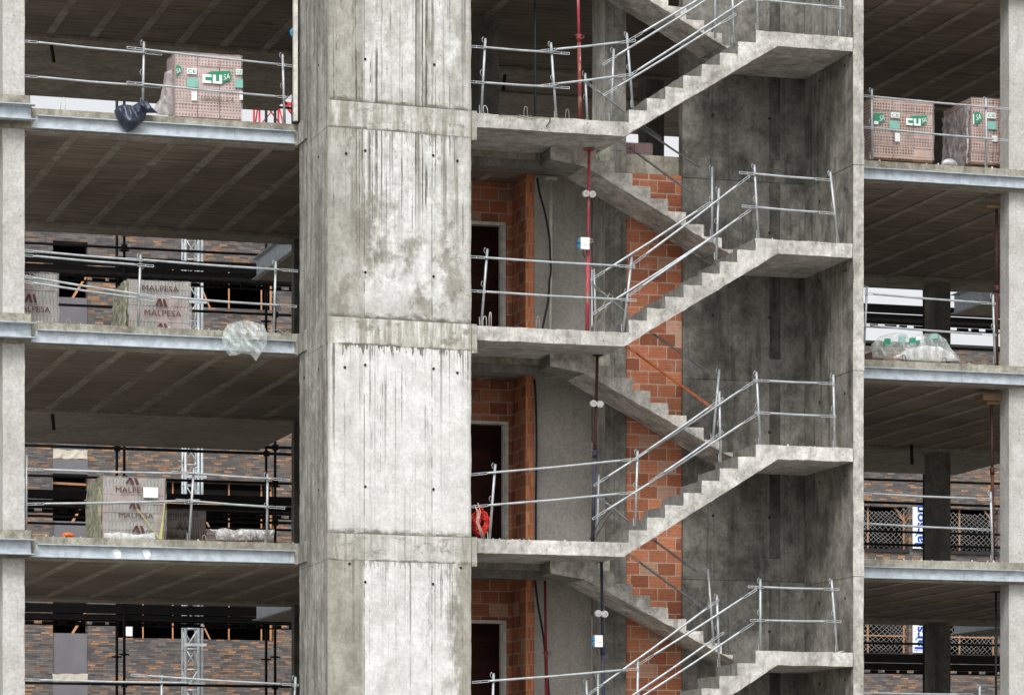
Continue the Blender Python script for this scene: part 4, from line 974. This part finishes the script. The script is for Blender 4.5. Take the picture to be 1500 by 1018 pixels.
scaffold('black tube scaffolding behind the right bays in front of the netted openings', [1376, 1560, 1120], SCY, SCY+.73,
    [(420, 428, SCY, .024), (503, 514, SCY, .024), (701, 709, SCY, .024), (733, 743, SCY, .026), (777, 783, SCY, .022), (797, 801, SCY+.7, .026), (942, 944, SCY, .022)],
    [zd(470, 1350), zd(979, 1350), zd(306, 1350)], zd(395, 1376), (1100, 1620))

# ================================================================== brick buildings beyond the gap
YK = 42.9
def kz(px, py): return Zp(px, py, YK)
def brick_block(label, pa, pb, top, wins, ztall):
    x0, x1 = X(pa, YK), X(pb, YK); g = thing('brick_building', label, 'building', ((x0+x1)/2, YK, 0))
    holes = []
    for wv in wins: holes.append(wv[:4])
    holed(MB(), x0, x1, 0, ztall, YK, YK+.35, holes).build('wall', M['facade'], g)
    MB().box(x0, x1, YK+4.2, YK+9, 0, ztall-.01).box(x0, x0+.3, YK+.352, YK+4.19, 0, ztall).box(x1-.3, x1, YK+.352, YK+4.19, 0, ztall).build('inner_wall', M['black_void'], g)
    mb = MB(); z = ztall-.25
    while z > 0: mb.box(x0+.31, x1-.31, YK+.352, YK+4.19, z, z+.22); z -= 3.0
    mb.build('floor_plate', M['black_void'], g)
    MB().box(x0-.03, x1+.03, YK-.05, YK+.45, ztall+.002, ztall+.12).build('coping', M['deck'], g)
    return g
Zt = lambda py: kz(300, py)
per = 162.0/ (5060/ (P(300, 900, YK)-CAM).dot(FW))       # storey height of that building in metres
zsill = Zt(936); zlint = Zt(868)
wl = []; xw0, xw1 = X(172, YK), X(401, YK); xn0, xn1 = X(77.5, YK), X(128.5, YK)
for k in range(-1, 5):
    dz = k*per
    wl.append((xw0, xw1, zsill+dz, zlint+dz))
    if k < 4: wl.append((xn0, xn1, zsill+dz-.98, zlint+dz+(.33 if k == 3 else .1)))
gl = brick_block('tall grey and orange brick facade behind the left bays, openings boarded', -260, 640, 0, wl, Zt(222))
for k in range(-1, 5):
    dz = k*per; x0, x1, z0, z1 = xw0, xw1, zsill+dz, zlint+dz
    fr = MB().box(x0, x1, YK+.02, YK+.14, z0-.06, z0-.0).build('window', M['deck'], gl)
    zb = z0+(z1-z0)*{3: .62}.get(k, .55)
    f = MB().bar((x0, YK+.18, zb), (x1, YK+.18, zb-.02), .045)
    for t in (.17, .36, .72, .93): f.bar((x0+(x1-x0)*t, YK+.2, z0), (x0+(x1-x0)*t, YK+.2, z1), .035)
    f.bar((x0+(x1-x0)*.52, YK+.2, zb), (x0+(x1-x0)*.60, YK+.2, z0), .04)
    f.bar((x1-.05, YK+.16, z0), (x1-.05, YK+.16, z1), .05)
    f.build('timber_frame', M['timber'], fr)
    if k > 3: continue
    # the narrow window: dark opening above, board and mortar strip below
    za = zsill+dz-.98; zo = zsill+dz+.1
    bw = MB().box(xn0+.003, xn1-.003, YK+.06, YK+.12, za+.003, zo).build('window', M['board'], gl)
    MB().bar((xn0+.55, YK+.2, zo), (xn1, YK+.2, zo+.62), .06).bar((xn0, YK+.22, zo+1.02), (xn1, YK+.22, zo+1.0), .06).build('timber_frame', M['timber'], bw)
    MB().box(xn0-.0, xn1+.0, YK-.02, YK+.02, za-.24, za-.002).build('window_sill', M['strip'], gl, rough=.12, amp=.03)
    MB().box(xn0+.003, xn1-.003, YK-.012, YK-.002, zlint+dz-per+.11, za-.25).build('window_board', M['board'], gl)
MB().box(X(185.5, YK), X(195, YK), YK+.1, YK+.12, Zt(933), Zt(915)).build('white_sheet', M['white'], gl)
# the lower right hand building with netted openings
wr = []; zr0 = kz(1350, 957); zr1 = kz(1350, 903); perr = per
for k in range(0, 2):
    wr += [(X(1235, YK), X(1331, YK), zr0+k*perr, zr1+k*perr+.15), (X(1372, YK), X(1462, YK), zr0+k*perr, zr1+k*perr+.15)]
gr = brick_block('lower brick facade behind the right bays with netted openings', 641, 1760, 0, wr, kz(1400, 511))
for i, (x0, x1, z0, z1) in enumerate(wr):
    fr = MB().box(x0, x1, YK-.06, YK+.1, z0-.10, z0-.003).build('window', M['deck'], gr)
    f = MB().bar((x0, YK+.2, z0+(z1-z0)*.42), (x1, YK+.2, z0+(z1-z0)*.42), .04)
    for t in (.42, .97): f.bar((x0+(x1-x0)*t, YK+.22, z0), (x0+(x1-x0)*t, YK+.22, z1), .04)
    f.bar((x0+(x1-x0)*.82, YK+.2, z1), (x1, YK+.2, z1-.45), .05); f.build('timber_frame', M['timber'], fr)
    mb = MB(); rr = random.Random(i); st = .15
    H = z1-z0; n = int((x1-x0+H)/st)
    for s_ in (1, -1):
        for q in range(n+1):
            pts = []
            for j in range(9):
                t = j/8; zz = z0+H*t; x = x0+q*st-(H*(1-t) if s_ == 1 else H*t)
                x += .05*math.sin(zz*3+q*.7+i); zz2 = zz-.16*math.sin(math.pi*max(0, min(1, (x-x0)/(x1-x0))))*(t)
                if x0 <= x <= x1: pts.append((x, YK-.05-.05*math.sin(t*3.1), zz2))
            if len(pts) > 1: mb.path(pts, .006, 3)
    mb.build('safety_net', M['net'], fr)
for i, k in enumerate((0, 1)):
    x0, x1 = X(1335, YK), X(1368, YK); z0 = zr0+k*perr; z1 = zr1+k*perr+.15
    z0b = z0+.02
    g = thing('banner', ['white banner with blue upright lettering in the lowest right opening', 'white banner with blue upright lettering, upper one, left of the inner column'][i], 'banner', ((x0+x1)/2, YK-.03, z0b), 'white banners between the netted openings')
    MB().box(x0, x1, YK-.10, YK-.085, z0b, z1).build('cloth', M['banner_white'], g)
    t = MB().text('larson', (X(1351.5, YK), YK-.104, z0b+.10), (0, 0, 1), (-1, 0, 0), 1.14, .29, bold=.025)
    t.build('lettering', M['banner_blue'], g)
    c = (X(1340, YK), z0b+.34)
    MB().prism([(c[0]-.05, YK-.104, c[1]), (c[0]+.02, YK-.104, c[1]+.02), (c[0]+.07, YK-.104, c[1]+.12), (c[0]+.0, YK-.104, c[1]+.1)], (0, .002, 0)).build('leaf_mark', M['leaf_blue'], g)
    MB().text('ergonomics', (X(1336, YK), YK-.104, z0b+.03), (1, 0, 0), (0, 0, 1), .42, .05).build('small_print', M['banner_blue'], g)

# hoist mast in front of the left facade
def lattice(mb, cx, cy, w_, z0, z1, sec, r, mi=0, rb=None):
    h = w_/2; rb = rb or r*.55
    cs = [(cx-h, cy-h), (cx+h, cy-h), (cx+h, cy+h), (cx-h, cy+h)]
    for a in cs: mb.path([(*a, z0), (*a, z1)], r, 8, mi)
    z = z0; k = 0
    while z < z1-.01:
        for i in range(4):
            a, b = cs[i], cs[(i+1) % 4]; ze = min(z+sec, z1)
            mb.path([(*a, z), (*b, z)], rb, 6, mi); p, q = (a, b) if (k+i) % 2 else (b, a); mb.path([(*p, z), (*q, ze)], rb, 6, mi)
        z += sec; k += 1
    return mb
YM = 38.; xm0, xm1 = X(272, YM), X(291, YM); wm = (xm1-xm0)
g = thing('hoist_mast', 'slim pale lattice hoist mast in front of the brick facade', 'hoist mast', ((xm0+xm1)/2, YM, 0))
lattice(MB(), (xm0+xm1)/2, YM+.2, wm, 0.05, Zp(280, 300, YM), .52, .042, rb=.02).build('mast', M['tube'], g)
MB().path([(X(297, YM), YM+.1, .05), (X(297, YM), YM+.1, Zp(280, 300, YM))], .04, 8).build('guide_rail', M['tube'], g)
for py in (345, 445, 700, 868, 945):
    z = Zp(285, py, YM); MB().bar((xm0-.1, YM-.28, z), (X(299, YM), YM-.28, z), .07).build('wall_tie', M['tube'], g)
# red lattice crane beyond, seen in the gap of the top left floor
YQ = 90.; xq = X(394, YQ)
g = thing('tower_crane', 'red lattice crane mast seen through the top left floor', 'crane', (xq, YQ, 0))
wq = X(412, YQ)-X(376, YQ)
lattice(MB(), xq, YQ, wq, .05, Zp(394, 60, YQ), 1.3, .045, rb=.03).build('mast', M['crane_red'], g)
zq = Zp(394, 152, YQ); MB().bar((xq-wq*.7, YQ-.9, zq), (xq+wq*.9, YQ-.9, zq-.2), .12).bar((xq, YQ-.9, zq+.4), (xq+wq*.8, YQ-.9, zq-.6), .12).build('cross_arm', M['crane_red'], g)
p = P(421, 112, 11.4); o = inflate('red_cover', M['crane_red'], [(416, 118), (417, 110), (422, 106), (428, 105), (428, 118), (422, 120)], 11.45, .08, .1, at=(p.x, 11.45, p.z)); tag(o, 'red cover beside the core at the rear of the top left floor', 'cover')

# mortar crumbs and chips along the floor edges and landings
rr = random.Random(11); mb = MB()
def crumb(x, y, z, r):
    q = [(x+r*rr.uniform(.7, 1.2)*a, y+r*rr.uniform(.7, 1.2)*b, z+r*.8*c+r*.5) for a, b, c in ((1, 0, -.6), (-.4, .9, -.6), (-.5, -.8, -.6), (.3, .1, .9), (-.3, -.1, .5))]
    n = len(mb.v); mb.v += q
    for f in ((0, 1, 3), (1, 2, 4), (2, 0, 3), (1, 4, 3), (2, 3, 4), (0, 2, 1)): mb.face([n+i for i in f])
for L in (6, 9, 12):
    for k in range(46):
        a, b = rr.choice(((X(50, 0), X(430, 0)), (XW1+.1, X(1470, 0)))); crumb(rr.uniform(a, b), rr.uniform(.02, .25), L, rr.choice((.012, .016, .02, .03)))
    for k in range(26): crumb(rr.uniform(CX1+.1, X(905, YF)), rr.uniform(-1.45, -1.2), L-.004, rr.choice((.01, .014, .018, .026)))
    for k in range(16): crumb(rr.uniform(X(1115, YF), X(1240, YF)), rr.uniform(-1.46, -1.2), L+{6: 1.467, 9: 1.442, 12: 1.447}[L], rr.choice((.01, .014, .02, .028)))
o = mb.build('rubble_crumbs', M['conc_stair']); tag(o, 'loose mortar crumbs scattered along the slab and landing edges', 'rubble', kind='stuff')

rr = random.Random(5)
hose('thin black lead lying along the edge of the top stair landing', [(730, 169), (748, 167), (770, 172), (792, 170), (806, 174), (800, 186)], -1.52, .006, 'hose', 'cable', 'cable')
hose('thin grey lead drooping over the left middle floor edge by the core', [(398, 484), (408, 483), (416, 488), (423, 486), (426, 497), (424, 508)], -.03, .006, 'wire', 'cable', 'cable')
o = MB().bar(P(52, 786, .3), P(82, 788, .3), .05, .03).build('timber_offcut', M['wood_board']); tag(o, 'short timber offcut lying on the lower left floor edge beside the orange lump', 'offcut')
